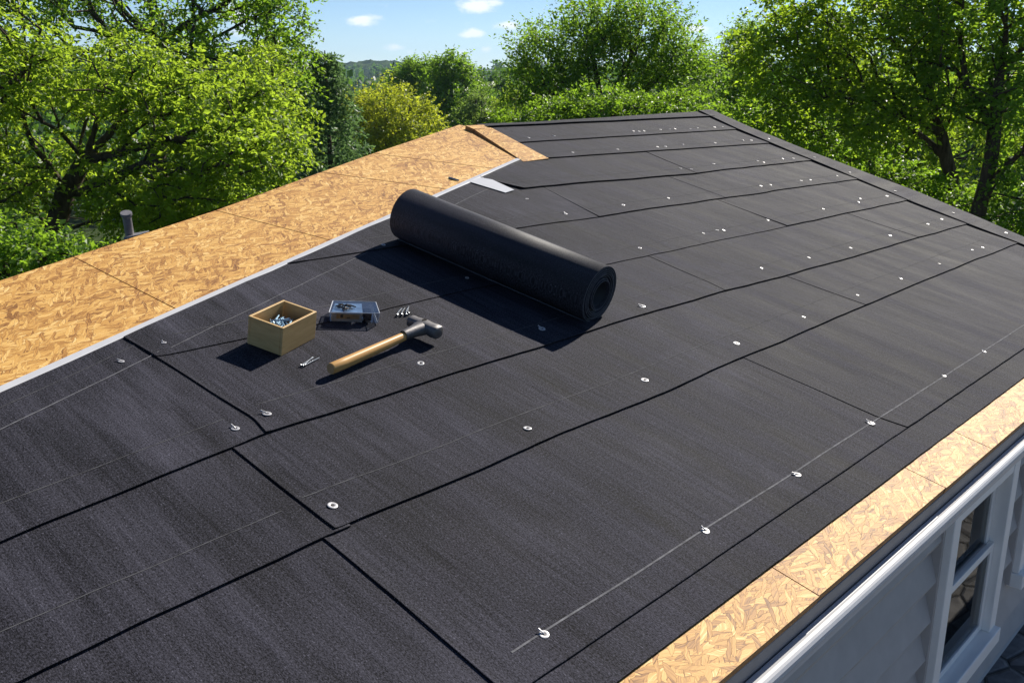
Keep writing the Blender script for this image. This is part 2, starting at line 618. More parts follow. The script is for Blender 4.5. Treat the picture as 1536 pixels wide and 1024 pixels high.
def tube(mb, pts, radii, n=8, mi=0, cap=True):
    pts = [Vector(p) for p in pts]
    rings = []
    for i, p in enumerate(pts):
        d = (pts[min(i + 1, len(pts) - 1)] - pts[max(i - 1, 0)]).normalized()
        a = d.orthogonal().normalized() if i == 0 else (prev - d * prev.dot(d)).normalized()
        prev = a
        b_ = d.cross(a)
        r = radii[i] if isinstance(radii, (list, tuple)) else radii
        rings.append([p + (a * math.cos(2 * math.pi * k / n) + b_ * math.sin(2 * math.pi * k / n)) * r for k in range(n)])
    for i in range(len(rings) - 1):
        for k in range(n):
            mb.face([rings[i][k], rings[i][(k + 1) % n], rings[i + 1][(k + 1) % n], rings[i + 1][k]], None, mi)
    if cap:
        mb.face(list(reversed(rings[0])), None, mi)
        mb.face(rings[-1], None, mi)


# ------------------------------------------------------------------ ground and hills (setting)
def smooth01(x):
    x = max(0.0, min(1.0, x))
    return x * x * (3 - 2 * x)


FRONT_Z = CAM_Z - 2.10


def ground_z(x, y):
    """the lot is level at the front of the house and drops away behind and beyond it"""
    back = smooth01((y - 1.4) / 4.0) if -3 < x else smooth01((y - 1.4) / 4.0)
    side = smooth01((x - 6.2) / 4.0)
    d = math.hypot(x - 3, y - 2)
    z = FRONT_Z - 1.75 * max(back, side)
    z -= 7.5 * smooth01((d - 12) / 40.0)
    z += .25 * mnoise.noise(Vector((x * .11, y * .11, 3.3))) * smooth01(d / 8 - .7)
    if d > 150:
        z += 18 * mnoise.noise(Vector((x * .0022, y * .0022, 9.1))) * smooth01((d - 150) / 400)
    return z


def build_ground():
    mb_v, mb_f = [], []
    ring = [0, .6, 1.2, 1.8, 2.4, 3, 3.6, 4.2, 4.8, 5.4, 6, 7, 8, 9, 10, 12, 14, 17, 21, 26, 32, 40, 55, 80, 120, 180, 260, 380, 560, 800, 1200, 1800, 2600]
    n = 96
    for r in ring:
        for k in range(n):
            a = 2 * math.pi * k / n
            x, y = 3 + r * math.cos(a), 2 + r * math.sin(a)
            mb_v.append((x, y, ground_z(x, y)))
    for i in range(len(ring) - 1):
        for k in range(n):
            mb_f.append((i * n + k, i * n + (k + 1) % n, (i + 1) * n + (k + 1) % n, (i + 1) * n + k))
    o = np_mesh('ground', np.array(mb_v), np.array(mb_f), ground_mat(), True)
    tag(o, kind='structure')


def ground_mat():
    m, nt, b = new_mat('rough_grass')
    L = nt.links.new
    tc = nt.nodes.new('ShaderNodeTexCoord')
    nz = node(nt, 'ShaderNodeTexNoise', i_Scale=1.3, i_Detail=8.0, i_Roughness=.7)
    L(tc.outputs['Object'], nz.inputs['Vector'])
    cr = nt.nodes.new('ShaderNodeValToRGB')
    cr.color_ramp.elements[0].position = .3
    cr.color_ramp.elements[0].color = (.018, .028, .009, 1)
    cr.color_ramp.elements[1].position = .7
    cr.color_ramp.elements[1].color = (.055, .085, .02, 1)
    L(nz.outputs['Fac'], cr.inputs[0])
    L(cr.outputs[0], b.inputs['Base Color'])
    b.inputs['Roughness'].default_value = .95
    b.inputs['Specular IOR Level'].default_value = .1
    return m


build_ground()


def hill_mat():
    m, nt, b = new_mat('wooded_hillside')
    L = nt.links.new
    tc = nt.nodes.new('ShaderNodeTexCoord')
    nz = node(nt, 'ShaderNodeTexNoise', i_Scale=.06, i_Detail=6.0, i_Roughness=.7)
    L(tc.outputs['Object'], nz.inputs['Vector'])
    cr = nt.nodes.new('ShaderNodeValToRGB')
    cr.color_ramp.elements[0].position = .35
    cr.color_ramp.elements[0].color = (.012, .028, .010, 1)
    cr.color_ramp.elements[1].position = .7
    cr.color_ramp.elements[1].color = (.07, .10, .025, 1)
    L(nz.outputs['Fac'], cr.inputs[0])
    L(cr.outputs[0], b.inputs['Base Color'])
    b.inputs['Roughness'].default_value = 1
    b.inputs['Specular IOR Level'].default_value = 0
    return m


def hill(D0, D1, prof, seed, bumps=7.0):
    """a wooded ridge: prof gives (photo x, crest height in photo pixels above the horizon)"""
    xs = np.linspace(prof[0][0], prof[-1][0], 420)
    hs = np.interp(xs, [p[0] for p in prof], [p[1] for p in prof])
    V = []
    rows = 26
    for j in range(rows):
        t = j / (rows - 1)
        D = D0 + (D1 - D0) * t
        env = math.sin(min(1.0, t / .7) * math.pi / 2) if t < .7 else 1 - .4 * ((t - .7) / .3)
        for x, h in zip(xs, hs):
            p = at(x, 98, D)
            top = h / FOC * D1
            zb = -10
            z = zb + (CAM_Z + top - zb) * env
            q = Vector((p.x / 16.0, p.y / 16.0, seed))
            z += bumps * (mnoise.noise(q) * .6 + mnoise.noise(q * 2.7) * .45) * (.4 + .6 * env) + 14 * mnoise.noise(q * .12)* env
            V.append((p.x, p.y, z))
    n = len(xs)
    Fq = [(j * n + i, j * n + i + 1, (j + 1) * n + i + 1, (j + 1) * n + i) for j in range(rows - 1) for i in range(n - 1)]
    o = np_mesh('hill', np.array(V), np.array(Fq), HM, False)
    tag(o, kind='structure')


HM = hill_mat()
hill(760, 1000, [(-500, 12), (300, 11), (420, 9), (480, 8), (530, 6), (570, 2), (640, -12), (800, -22), (1000, -22), (1300, -10), (2000, 4)], 1.7)
hill(1050, 1350, [(-500, -5), (500, -6), (640, -6), (700, -5), (745, -7), (900, -4), (1060, 2), (1090, 4), (1300, 8), (2000, 10)], 5.2, 8)


# ------------------------------------------------------------------ trees
def grow(trunks, attr, rng, bias=.4, seglen=.28, free=.35):
    """trunk polylines plus a crown of attraction points -> branch nodes; returns pos, parent, is_tip index"""
    cap = 40000
    P = np.zeros((cap, 3))
    par = np.full(cap, -1, dtype=int)
    pl = np.zeros(cap)
    ok = np.zeros(cap, dtype=bool)
    n = 0

    def add(p, pa, allowed=True):
        nonlocal n
        P[n] = p
        par[n] = pa
        pl[n] = 0 if pa < 0 else pl[pa] + np.linalg.norm(P[n] - P[pa])
        ok[n] = allowed
        n += 1
        return n - 1
    for ti, tr in enumerate(trunks):
        tr = [np.array(q, dtype=float) for q in tr]
        if ti == 0:
            cur = add(tr[0], -1, False)
        else:
            d = np.linalg.norm(P[:n] - tr[0], axis=1)
            cur = int(np.argmin(d))
        L = sum(np.linalg.norm(tr[i + 1] - tr[i]) for i in range(len(tr) - 1))
        run = 0
        for i in range(len(tr) - 1):
            dd = np.linalg.norm(tr[i + 1] - tr[i])
            m = max(1, int(dd / seglen))
            for k in range(1, m + 1):
                q = tr[i] + (tr[i + 1] - tr[i]) * k / m + rng.normal(0, .012, 3) * (1 if k < m else 0)
                run += dd / m
                cur = add(q, cur, run / L > (free if ti == 0 else .1))
    nt_ = n
    d0 = np.array([np.min(np.linalg.norm(P[:nt_][ok[:nt_]] - a, axis=1)) for a in attr])
    tips = np.zeros(len(attr), dtype=int)
    for ai in np.argsort(d0):
        a = attr[ai]
        dv = a - P[:n]
        d = np.linalg.norm(dv, axis=1)
        cost = d + bias * pl[:n] + np.where(ok[:n], 0, 1e6) + np.maximum(0, -dv[:, 2]) * .5
        b = int(np.argmin(cost))
        dist = d[b]
        pd = P[b] - P[par[b]] if par[b] >= 0 else np.array([0, 0, 1.])
        pd = pd / (np.linalg.norm(pd) + 1e-9)
        ctrl = P[b] + pd * dist * .32 + np.array([0, 0, .10 * dist])
        m = max(1, int(round(dist / seglen)))
        cur = b
        p0 = P[b].copy()
        for k in range(1, m + 1):
            t = k / m
            q = (1 - t) ** 2 * p0 + 2 * t * (1 - t) * ctrl + t * t * a
            if k < m:
                q = q + rng.normal(0, .02 * seglen / .28, 3)
            if n >= cap - 1:
                break
            cur = add(q, cur)
        tips[ai] = cur
    return P[:n], par[:n], tips


def branch_mesh(P, par, tips, R, expo=.5, rmin=.004):
    n = len(P)
    cnt = np.zeros(n)
    np.add.at(cnt, tips, 1.0)
    for i in range(n - 1, 0, -1):
        if par[i] >= 0:
            cnt[par[i]] += cnt[i]
    cnt = np.maximum(cnt, .6)
    r = np.maximum(R * (cnt / cnt[0]) ** expo, rmin)
    idx = np.where(par >= 0)[0]
    a, b = P[par[idx]], P[idx]
    ra, rb = np.minimum(r[par[idx]], r[idx] * 1.35), r[idx]
    d = b - a
    ln = np.linalg.norm(d, axis=1, keepdims=True) + 1e-9
    d = d / ln
    a = a - d * (ra[:, None] * .3)
    ref = np.where(np.abs(d[:, 2:3]) > .9, np.array([[1., 0, 0]]), np.array([[0, 0, 1.]]))
    x = np.cross(d, ref)
    x /= np.linalg.norm(x, axis=1, keepdims=True) + 1e-9
    y = np.cross(d, x)
    k = 6
    ang = np.arange(k) * 2 * np.pi / k
    off = np.cos(ang)[None, :, None] * x[:, None, :] + np.sin(ang)[None, :, None] * y[:, None, :]
    va = a[:, None, :] + off * ra[:, None, None]
    vb = b[:, None, :] + off * rb[:, None, None]
    V = np.concatenate([va, vb], axis=1).reshape(-1, 3)
    base = (np.arange(len(idx)) * 2 * k)[:, None]
    j = np.arange(k)
    q = np.stack([base + j, base + (j + 1) % k, base + k + (j + 1) % k, base + k + j], axis=-1).reshape(-1, 4)
    return V, q


def norm(v):
    return v / (np.linalg.norm(v, axis=-1, keepdims=True) + 1e-9)


def leaves(tipsP, out, rng, K=5, n=12, Lt=.45, leaf=.06, flat=.6, droop=.12, wid=.62, spread=.8, up=.9, needle=False):
    """leafy sprays round every branch tip: K twigs of n leaves"""
    T = len(tipsP)
    d = rng.normal(0, 1, (T, K, 3)) * spread + out[:, None, :] * .75
    d[..., 2] *= flat
    d = norm(d)
    L = Lt * rng.uniform(.55, 1.25, (T, K, 1))
    st = tipsP[:, None, :] + rng.normal(0, .16 * Lt, (T, K, 3)) - d * L * .35
    t = np.linspace(.06, 1, n)[None, None, :] + rng.uniform(-.04, .04, (T, K, n))
    p = st[:, :, None, :] + d[:, :, None, :] * (L[:, :, None, :] * t[..., None])
    p[..., 2] -= droop * Lt * t ** 2
    side = norm(np.cross(d, np.array([0, 0, 1.]) + rng.normal(0, .35, (T, K, 3))))
    sgn = np.where(np.arange(n) % 2 == 0, 1., -1.)[None, None, :, None]
    ld = d[:, :, None, :] * .6 + side[:, :, None, :] * sgn * .8 + rng.normal(0, .38, (T, K, n, 3))
    ld[..., 2] -= .18
    ld = norm(ld)
    up_ = np.array([0, 0, 1.]) * up + rng.normal(0, .55, (T, K, n, 3)) + out[:, None, None, :] * .35
    w = norm(np.cross(ld, up_))
    nn = np.cross(w, ld)
    l = leaf * np.clip(rng.normal(1, .25, (T, K, n, 1)), .45, 1.7)
    W = l * wid * .5
    v0 = p
    v1 = p + ld * l * .48 + w * W + nn * l * .10
    v2 = p + ld * l - nn * l * .08
    v3 = p + ld * l * .48 - w * W + nn * l * .10
    V = np.stack([v0, v1, v2, v3], axis=-2).reshape(-1, 3)
    N = len(V) // 4
    b = np.arange(N)[:, None] * 4
    tri = np.concatenate([b + np.array([[0, 1, 2]]), b + np.array([[0, 2, 3]])], axis=1).reshape(-1, 3)
    return V, tri


def lobe_points(lobes, rng, shell=.55):
    pts, outs = [], []
    for (c, rx, ry, rz, n) in lobes:
        c = np.array(c)
        m = 0
        while m < n:
            v = rng.normal(0, 1, 3)
            v /= np.linalg.norm(v)
            r = rng.uniform(shell ** 3, 1) ** (1 / 3.)
            r *= 1 + .18 * mnoise.noise(Vector(v * 2.2 + c * .3))
            # view-aligned ellipsoid: x across the view, y along it
            q = np.array(R2) * v[0] * rx * r + np.array(F2) * v[1] * ry * r + np.array([0, 0, 1]) * v[2] * rz * r
            if v[2] < -.75 and rng.random() < .5:
                continue
            pts.append(c + q)
            o = np.array(R2) * v[0] / rx + np.array(F2) * v[1] / ry + np.array([0, 0, 1]) * v[2] / rz
            outs.append(o / np.linalg.norm(o))
            m += 1
    return np.array(pts), np.array(outs)


LEAF_X, TIP_X = 1.0, .92


def tree(name, label, trunks, lobes, R, leafmat, seed, group=None, leaf=.06, K=5, n=12, Lt=.45, bias=.4, shell=.55, seglen=.28,
         flat=.6, droop=.15, category='tree', free=.35, expo=.5, spread=.8, up=.9, tip=1.0):
    """lobes: (px, py, D, rx px, depth m, rz px, count); trunks: polylines of points (first starts on the ground)"""
    rng = np.random.default_rng(seed)
    LB = []
    for (px, py, D, rx, dy, rz, cnt) in lobes:
        LB.append((np.array(at(px, py, D)), rx * D / FOC, dy, rz * D / FOC, max(8, int(cnt * TIP_X * tip))))
    pts, outs = lobe_points(LB, rng, shell)
    TR = []
    for i, tr in enumerate(trunks):
        q = [at(*p) for p in tr]
        if i == 0:
            base = q[0].copy()
            base.z = ground_z(base.x, base.y) - .15
            q = [base] + ([] if q[0].z - base.z < .2 else [q[0]]) + q[1:]
        TR.append([tuple(p) for p in q])
    zmin = TR[0][0][2] + .25
    keep = pts[:, 2] > zmin
    pts, outs = pts[keep], outs[keep]
    P, par, tips = grow(TR, pts, rng, bias=bias, seglen=seglen, free=free)
    V, q = branch_mesh(P, par, tips, R, expo)
    root = empty(name, TR[0][0], label, category, group)
    t = np_mesh('trunk', V, q, M['bark'], True)
    attach(t, root)
    V, tri = leaves(pts, outs, rng, K=K, n=n, Lt=Lt, leaf=leaf * LEAF_X, flat=flat, droop=droop, spread=spread, up=up)
    # no leaf below the ground or inside the house
    c = np_mesh('crown', V, tri, leafmat)
    attach(c, root)
    return root


LM = {
    'yellowgreen': leaf_material('leaf_yellow_green', (.050, .100, .010), (.145, .235, .022), (.43, .60, .04), .58),
    'green': leaf_material('leaf_mid_green', (.032, .085, .012), (.10, .185, .022), (.30, .50, .03), .54),
    'bright': leaf_material('leaf_bright_green', (.038, .090, .010), (.12, .20, .020), (.42, .60, .03), .6),
    'deep': leaf_material('leaf_deep_green', (.020, .060, .012), (.06, .125, .02), (.16, .32, .03), .42),
    'gold': leaf_material('leaf_golden', (.09, .135, .012), (.245, .285, .022), (.57, .63, .04), .56),
    'pale': leaf_material('leaf_pale_green', (.060, .105, .022), (.14, .20, .05), (.28, .42, .06), .46),
    'needle': leaf_material('needle_blue_green', (.045, .105, .050), (.12, .21, .095), (.20, .34, .10), .42, .25),
}


def conifer(label, px, ytop, D, width_px, seed, group=None):
    rng = np.random.default_rng(seed)
    top = at(px, ytop, D)
    gz = ground_z(top.x, top.y) - .1
    Hh = top.z - gz
    root = empty('conifer_tree', (top.x, top.y, gz), label, 'tree', group)
    nodesP, nodespar, tipl = [], [], []
    V, Q = [], []
    wmax = width_px * D / FOC

    def seg(a, b, ra, rb):
        a, b = np.array(a), np.array(b)
        d = b - a
        d = d / (np.linalg.norm(d) + 1e-9)
        x = np.cross(d, [0.3, .2, .9])
        x /= np.linalg.norm(x) + 1e-9
        y = np.cross(d, x)
        o = len(V)
        for p, r in ((a, ra), (b, rb)):
            for k in range(5):
                an = k * 2 * math.pi / 5
                V.append(p + (x * math.cos(an) + y * math.sin(an)) * r)
        for k in range(5):
            Q.append((o + k, o + (k + 1) % 5, o + 5 + (k + 1) % 5, o + 5 + k))
    base = np.array((top.x, top.y, gz))
    for i in range(12):
        z0, z1 = Hh * i / 12, Hh * (i + 1) / 12
        seg(base + [0, 0, z0], base + [0, 0, z1], .09 * (1 - i / 12) + .012, .09 * (1 - (i + 1) / 12) + .012)
    pts, dirs = [], []
    z = Hh * .12
    while z < Hh * .985:
        f = 1 - z / Hh
        nb = 7 if f > .15 else 5
        a0 = rng.uniform(0, 6.28)
        for k in range(nb):
            if rng.random() < .08:
                continue
            az = a0 + k * 2 * math.pi / nb + rng.normal(0, .15)
            Lb = (wmax * (f ** .8) * 1.0 + .06) * rng.uniform(.7, 1.15)
            dv = np.array([math.cos(az), math.sin(az), 0])
            prev = base + [0, 0, z]
            m = max(3, int(Lb / .16))
            for j in range(1, m + 1):
                t = j / m
                h = -.28 * Lb * t + .34 * Lb * t ** 3 + .12 * Lb * t * (1 - f) * 3
                q = base + [0, 0, z + h] + dv * Lb * t
                seg(prev, q, .016 * (1 - t) * (f + .3) + .004, .004)
                for sgn in (-1, 1, 0):
                    sd = np.array([-dv[1], dv[0], 0]) * sgn
                    dd = dv * .75 + sd * .75 + np.array([0, 0, -.18]) + rng.normal(0, .16, 3)
                    pts.append(q)
                    dirs.append(dd / np.linalg.norm(dd))
                prev = q
        z += Hh * .031 * rng.uniform(.8, 1.2) * (1 + f * .6)
    pts, dirs = np.array(pts), np.array(dirs)
    t = np_mesh('trunk', np.array(V), np.array(Q), M['bark'])
    attach(t, root)
    # needles: fans of narrow blades along each branchlet
    T = len(pts)
    n = 12
    Lt = .20 * D / 20 * 1.1
    tt = np.linspace(0, 1, n)[None, :, None]
    p = pts[:, None, :] + dirs[:, None, :] * Lt * tt
    p[..., 2] -= .05 * tt[..., 0] ** 2
    nd = norm(dirs[:, None, :] * .7 + rng.normal(0, .6, (T, n, 3)))
    l = .085 * D / 20 * rng.uniform(.7, 1.3, (T, n, 1))
    w = norm(np.cross(nd, rng.normal(0, 1, (T, n, 3)))) * .019 * D / 20
    VV = np.stack([p, p + nd * l * .5 + w, p + nd * l, p + nd * l * .5 - w], axis=-2).reshape(-1, 3)
    b = np.arange(len(VV) // 4)[:, None] * 4
    tri = np.concatenate([b + np.array([[0, 1, 2]]), b + np.array([[0, 2, 3]])], axis=1).reshape(-1, 3)
    c = np_mesh('crown', VV, tri, LM['needle'])
    attach(c, root)
    return root


def build_trees():
    # left foreground tree over the bare deck
    tree('leafy_tree', 'yellow-green tree with dark forked trunk close behind the bare deck at left',
         [[(82, 345, 12), (98, 290, 12), (130, 235, 12), (146, 180, 12.1), (160, 120, 12.3)],
          [(118, 255, 12), (190, 225, 11.8), (250, 205, 11.7), (310, 215, 11.6)],
          [(130, 235, 12), (190, 170, 12.3), (250, 130, 12.4), (300, 100, 12.5)],
          [(95, 295, 12), (160, 275, 11.6), (215, 245, 11.4)],
          [(98, 285, 12), (50, 220, 12), (20, 140, 12)]],
         [(150, 115, 12, 150, 1.5, 62, 110), (60, 200, 12.2, 120, 1.3, 80, 80), (290, 165, 11.8, 120, 1.2, 70, 100),
          (370, 235, 11.4, 80, .9, 50, 70), (240, 280, 11.4, 110, .8, 40, 50), (110, 300, 12.6, 120, .9, 50, 40), (400, 180, 12.6, 60, .9, 60, 40)],
         .13, LM['yellowgreen'], 3, leaf=.062, K=5, n=13, Lt=.42, flat=.55, group='trees round the house')
    # tall tree behind it
    tree('leafy_tree', 'tall green tree at upper left rising out of the photo behind the forked tree',
         [[(235, 240, 17.5), (238, 110, 17.5), (228, 20, 17.5), (215, -80, 17.5)],
          [(236, 70, 17.5), (290, 30, 17.3), (340, 5, 17.2), (385, -30, 17)],
          [(232, 60, 17.5), (180, 10, 17.8), (140, -50, 18)],
          [(238, 110, 17.5), (320, 90, 17), (390, 75, 16.8), (440, 60, 16.6)]],
         [(220, -60, 17.5, 230, 2.4, 110, 200), (370, 60, 17, 95, 1.8, 85, 120), (120, 60, 18, 170, 1.8, 90, 100), (300, 130, 17.5, 130, 1.6, 80, 80),
          (60, -30, 17.5, 160, 2.0, 110, 90)],
         .17, LM['green'], 5, leaf=.075, K=5, n=13, Lt=.5, flat=.6, group='trees round the house')
    tree('leafy_tree', 'bright green tree at the far left edge with leaning branch',
         [[(-70, 350, 11), (-60, 240, 11), (-30, 150, 11), (25, 120, 11), (45, 95, 11)],
          [(-60, 240, 11), (-120, 120, 11), (-140, 10, 11)]],
         [(-40, 70, 11, 115, 1.3, 90, 90), (-120, 200, 11, 110, 1.2, 110, 60), (-10, 270, 11, 70, 1, 60, 40)],
         .10, LM['yellowgreen'], 8, leaf=.06, K=5, n=12, Lt=.4, group='trees round the house')
    tree('leafy_shrub', 'low leafy shrub at far left just below the deck edge',
         [[(45, 440, 8.2), (55, 400, 8.2), (60, 370, 8.2)]],
         [(50, 385, 8.2, 75, .8, 42, 60), (-40, 380, 8.2, 70, .8, 50, 40), (120, 395, 8.0, 35, .5, 28, 14)],
         .05, LM['green'], 9, leaf=.05, K=5, n=12, Lt=.32, category='shrub', shell=.4)
    tree('leafy_tree', 'bushy yellow-green tree between the forked tree and the dark conifer',
         [[(425, 285, 14.5), (425, 210, 14.5), (415, 140, 14.5), (405, 90, 14.5)], [(425, 220, 14.5), (450, 180, 14.4), (460, 140, 14.4)]],
         [(392, 140, 14.5, 52, 1.0, 70, 70), (396, 215, 14.3, 54, .9, 45, 60), (350, 240, 14.5, 70, .8, 50, 40), (310, 300, 12.4, 80, .6, 36, 50), (220, 330, 11.6, 60, .5, 30, 40)],
         .08, LM['yellowgreen'], 12, leaf=.06, K=5, n=12, Lt=.4, group='trees round the house')
    conifer('tall dark blue-green conifer with a bare pointed top left of the golden tree', 487, 76, 20, 82, 21, 'conifers behind the deck')
    conifer('shorter dark conifer with full lower boughs, half behind the bushy yellow-green tree', 456, 122, 22, 66, 22, 'conifers behind the deck')
    tree('leafy_tree', 'round golden-yellow tree above the peak of the bare deck',
         [[(583, 262, 34), (583, 210, 34), (578, 170, 34), (575, 135, 34)], [(583, 215, 34), (610, 175, 33.8), (620, 150, 33.8)], [(583, 220, 34), (552, 180, 34), (540, 150, 34)]],
         [(582, 172, 34, 56, 1.6, 44, 110), (615, 198, 33.6, 46, 1.3, 42, 70), (545, 192, 34, 38, 1.3, 46, 60), (590, 225, 33.5, 70, 1.2, 36, 60), (528, 160, 34.5, 24, .9, 22, 20)],
         .11, LM['gold'], 31, leaf=.10, K=5, n=12, Lt=.62, flat=.9, droop=.0, group='trees beyond the roof')
    tree('leafy_tree', 'mid green tree rising behind the golden tree, left of the rounder pale green tree',
         [[(615, 220, 60), (616, 150, 60), (615, 110, 60)]],
         [(608, 124, 60, 20, 1.6, 22, 50), (634, 120, 60, 26, 1.6, 28, 60), (610, 165, 60, 40, 1.6, 40, 50)],
         .16, LM['green'], 33, leaf=.17, K=5, n=11, Lt=.9, flat=.9, droop=0, group='trees beyond the roof', seglen=.5)
    tree('leafy_tree', 'open-crowned green tree, tallest of those above the roof peak',
         [[(680, 240, 50), (681, 170, 50), (676, 125, 50), (672, 98, 50)], [(681, 165, 50), (700, 130, 50)]],
         [(672, 105, 50, 32, 1.5, 20, 70), (690, 140, 50, 42, 1.8, 32, 80), (660, 165, 50, 30, 1.5, 36, 40), (700, 190, 50, 40, 1.5, 34, 50)],
         .16, LM['green'], 34, leaf=.15, K=5, n=11, Lt=.8, flat=.9, droop=0, group='trees beyond the roof', seglen=.5)
    tree('leafy_tree', 'pale grey-green tree just above the peak, right of the open-crowned tree',
         [[(722, 235, 44), (722, 190, 44), (722, 150, 44)]],
         [(722, 165, 44, 26, 1.2, 26, 60), (700, 190, 44, 24, 1.1, 26, 30), (742, 190, 43.5, 24, 1.1, 24, 40)],
         .12, LM['pale'], 35, leaf=.11, K=5, n=11, Lt=.62, flat=.9, droop=0, group='trees beyond the roof', seglen=.4)
    tree('leafy_tree', 'small yellow-green tree tucked below the left boughs of the maple',
         [[(772, 225, 40), (772, 180, 40), (772, 150, 40)]],
         [(770, 160, 40, 28, 1.1, 24, 50), (795, 170, 40, 30, 1.1, 24, 40), (760, 185, 40, 22, 1.0, 20, 25)],
         .10, LM['yellowgreen'], 36, leaf=.10, K=5, n=11, Lt=.58, flat=.9, droop=0, group='trees beyond the roof', seglen=.4)
    for i, (px, py, D, rx, rz, mt, lb) in enumerate([
            (738, 122, 95, 30, 16, 'deep', 'dark rounded tree low on the skyline left of the maple'),
            (770, 116, 110, 24, 13, 'deep', 'smallest dark tree on the skyline touching the maple'),
            (640, 128, 100, 30, 16, 'pale', 'distant pale tree between the two green trees above the peak')]):
        tree('leafy_tree', lb, [[(px, py + 60, D), (px, py + 20, D), (px, py, D)]],
             [(px, py + 4, D, rx, 2.0, rz, 60), (px + rx * .5, py + 20, D, rx * .8, 2, rz, 35), (px - rx * .5, py + 22, D, rx * .8, 2, rz, 35)],
             .2, LM[mt], 40 + i, leaf=.24 * D / 90, K=5, n=10, Lt=1.3 * D / 90, flat=.9, droop=0, group='trees beyond the roof', seglen=.8)
    # the maple over the ridge
    tree('maple_tree', 'broad multi-stemmed maple standing over the middle of the felt ridge',
         [[(905, 215, 20), (905, 175, 20), (898, 130, 20), (890, 90, 20), (885, 40, 20)],
          [(905, 180, 20), (925, 130, 20), (945, 90, 20), (960, 40, 20)],
          [(905, 185, 20), (870, 140, 20), (840, 105, 20), (812, 75, 20)],
          [(905, 185, 20), (960, 140, 20), (1000, 105, 19.9), (1030, 80, 19.8)],
          [(905, 170, 20), (935, 120, 20.3), (975, 85, 20.4), (1000, 45, 20.4)],
          [(900, 185, 20), (850, 150, 19.8), (800, 130, 19.6)]],
         [(885, 40, 20, 40, 1.3, 38, 100), (960, 40, 20, 46, 1.3, 36, 100), (812, 85, 20, 42, 1.2, 42, 100), (1010, 80, 20, 44, 1.2, 44, 100),
          (910, 90, 20, 80, 1.3, 40, 90), (820, 145, 19.6, 64, 1.2, 26, 80), (1010, 135, 19.7, 60, 1.2, 36, 70), (1045, 120, 20.2, 34, 1.0, 42, 40)],
         .16, LM['green'], 51, leaf=.068, K=5, n=12, Lt=.60, flat=1.5, droop=.0, spread=.55, tip=.88, group='trees beyond the roof', free=.3, expo=.55)
    tree('leafy_shrub', 'dense leafy shrub under the maple along the ridge',
         [[(900, 225, 16.5), (900, 190, 16.5), (905, 165, 16.5)]],
         [(900, 158, 16.5, 48, .9, 26, 60), (965, 165, 16.5, 44, .8, 22, 50), (830, 172, 16.5, 60, .8, 20, 50), (1020, 160, 16.8, 40, .8, 24, 40), (770, 180, 17, 34, .7, 14, 22)],
         .05, LM['green'], 52, leaf=.06, K=5, n=12, Lt=.36, category='shrub', shell=.3)
    tree('slim_tree', 'slim upright green tree in the gap right of the maple',
         [[(1112, 225, 25), (1112, 140, 25), (1114, 70, 25)]],
         [(1114, 70, 25, 26, .8, 34, 60), (1105, 125, 25, 36, .9, 36, 60), (1130, 150, 25, 40, .9, 40, 50), (1075, 160, 25, 40, .9, 28, 40)],
         .09, LM['green'], 53, leaf=.075, K=5, n=12, Lt=.46, flat=.9, droop=0, group='trees beyond the roof')
    # right foreground trees
    tree('leafy_tree', 'large right-hand tree with straight dark trunk and long left-reaching boughs behind the rake',
         [[(1440, 345, 12), (1428, 270, 12), (1412, 200, 12), (1395, 140, 12), (1372, 70, 12), (1345, -10, 12.1), (1330, -90, 12.2)],
          [(1400, 150, 12), (1360, 95, 11.9), (1335, 40, 11.8), (1310, 10, 11.8)],
          [(1412, 195, 12), (1350, 170, 11.7), (1300, 150, 11.5), (1240, 145, 11.4)],
          [(1420, 235, 12), (1350, 185, 12.2), (1290, 120, 12.3)],
          [(1395, 140, 12), (1410, 60, 12.2), (1430, -30, 12.3)]],
         [(1300, 20, 12, 150, 1.2, 80, 150), (1200, 70, 12, 85, 1.0, 60, 80), (1250, 165, 11.8, 120, 1.0, 60, 110), (1420, -30, 12.2, 160, 1.3, 80, 110),
          (1370, 110, 12.4, 130, 1.0, 80, 60)],
         .085, LM['bright'], 61, leaf=.062, K=5, n=12, Lt=.42, flat=.5, droop=.3, group='trees round the house', expo=.52)
    tree('leafy_tree', 'right-edge tree with twin dark trunks leaning apart, green crown leaving the photo',
         [[(1462, 350, 11), (1480, 270, 11), (1492, 190, 11), (1500, 110, 11), (1510, 20, 11), (1500, -80, 11)],
          [(1474, 290, 11), (1530, 230, 10.8), (1570, 160, 10.7)],
          [(1490, 190, 11), (1450, 130, 11.2), (1440, 60, 11.3), (1450, -40, 11.4)],
          [(1500, 120, 11), (1545, 60, 10.9), (1590, -30, 10.9)]],
         [(1510, -10, 11, 130, 1.1, 90, 110), (1560, 130, 10.8, 90, 1.0, 80, 70), (1450, 110, 11.4, 80, .9, 70, 50), (1560, 260, 10.8, 70, .8, 60, 30)],
         .09, LM['green'], 62, leaf=.06, K=5, n=12, Lt=.4, flat=.5, droop=.3, group='trees round the house')
    tree('leafy_tree', 'backlit yellow-green tree filling the space behind the right-hand trunks',
         [[(1330, 345, 17), (1325, 250, 17), (1330, 170, 17), (1335, 100, 17)], [(1325, 250, 17), (1270, 190, 17), (1230, 150, 17)], [(1328, 230, 17), (1400, 170, 17), (1450, 120, 17)]],
         [(1300, 180, 17, 130, 1.4, 70, 110), (1230, 230, 16.5, 110, 1.2, 46, 90), (1420, 230, 17, 120, 1.3, 70, 90), (1340, 100, 17.5, 140, 1.4, 70, 80), (1500, 170, 17.5, 90, 1.2, 90, 60)],
         .12, LM['yellowgreen'], 63, leaf=.075, K=5, n=12, Lt=.5, flat=.6, group='trees round the house')
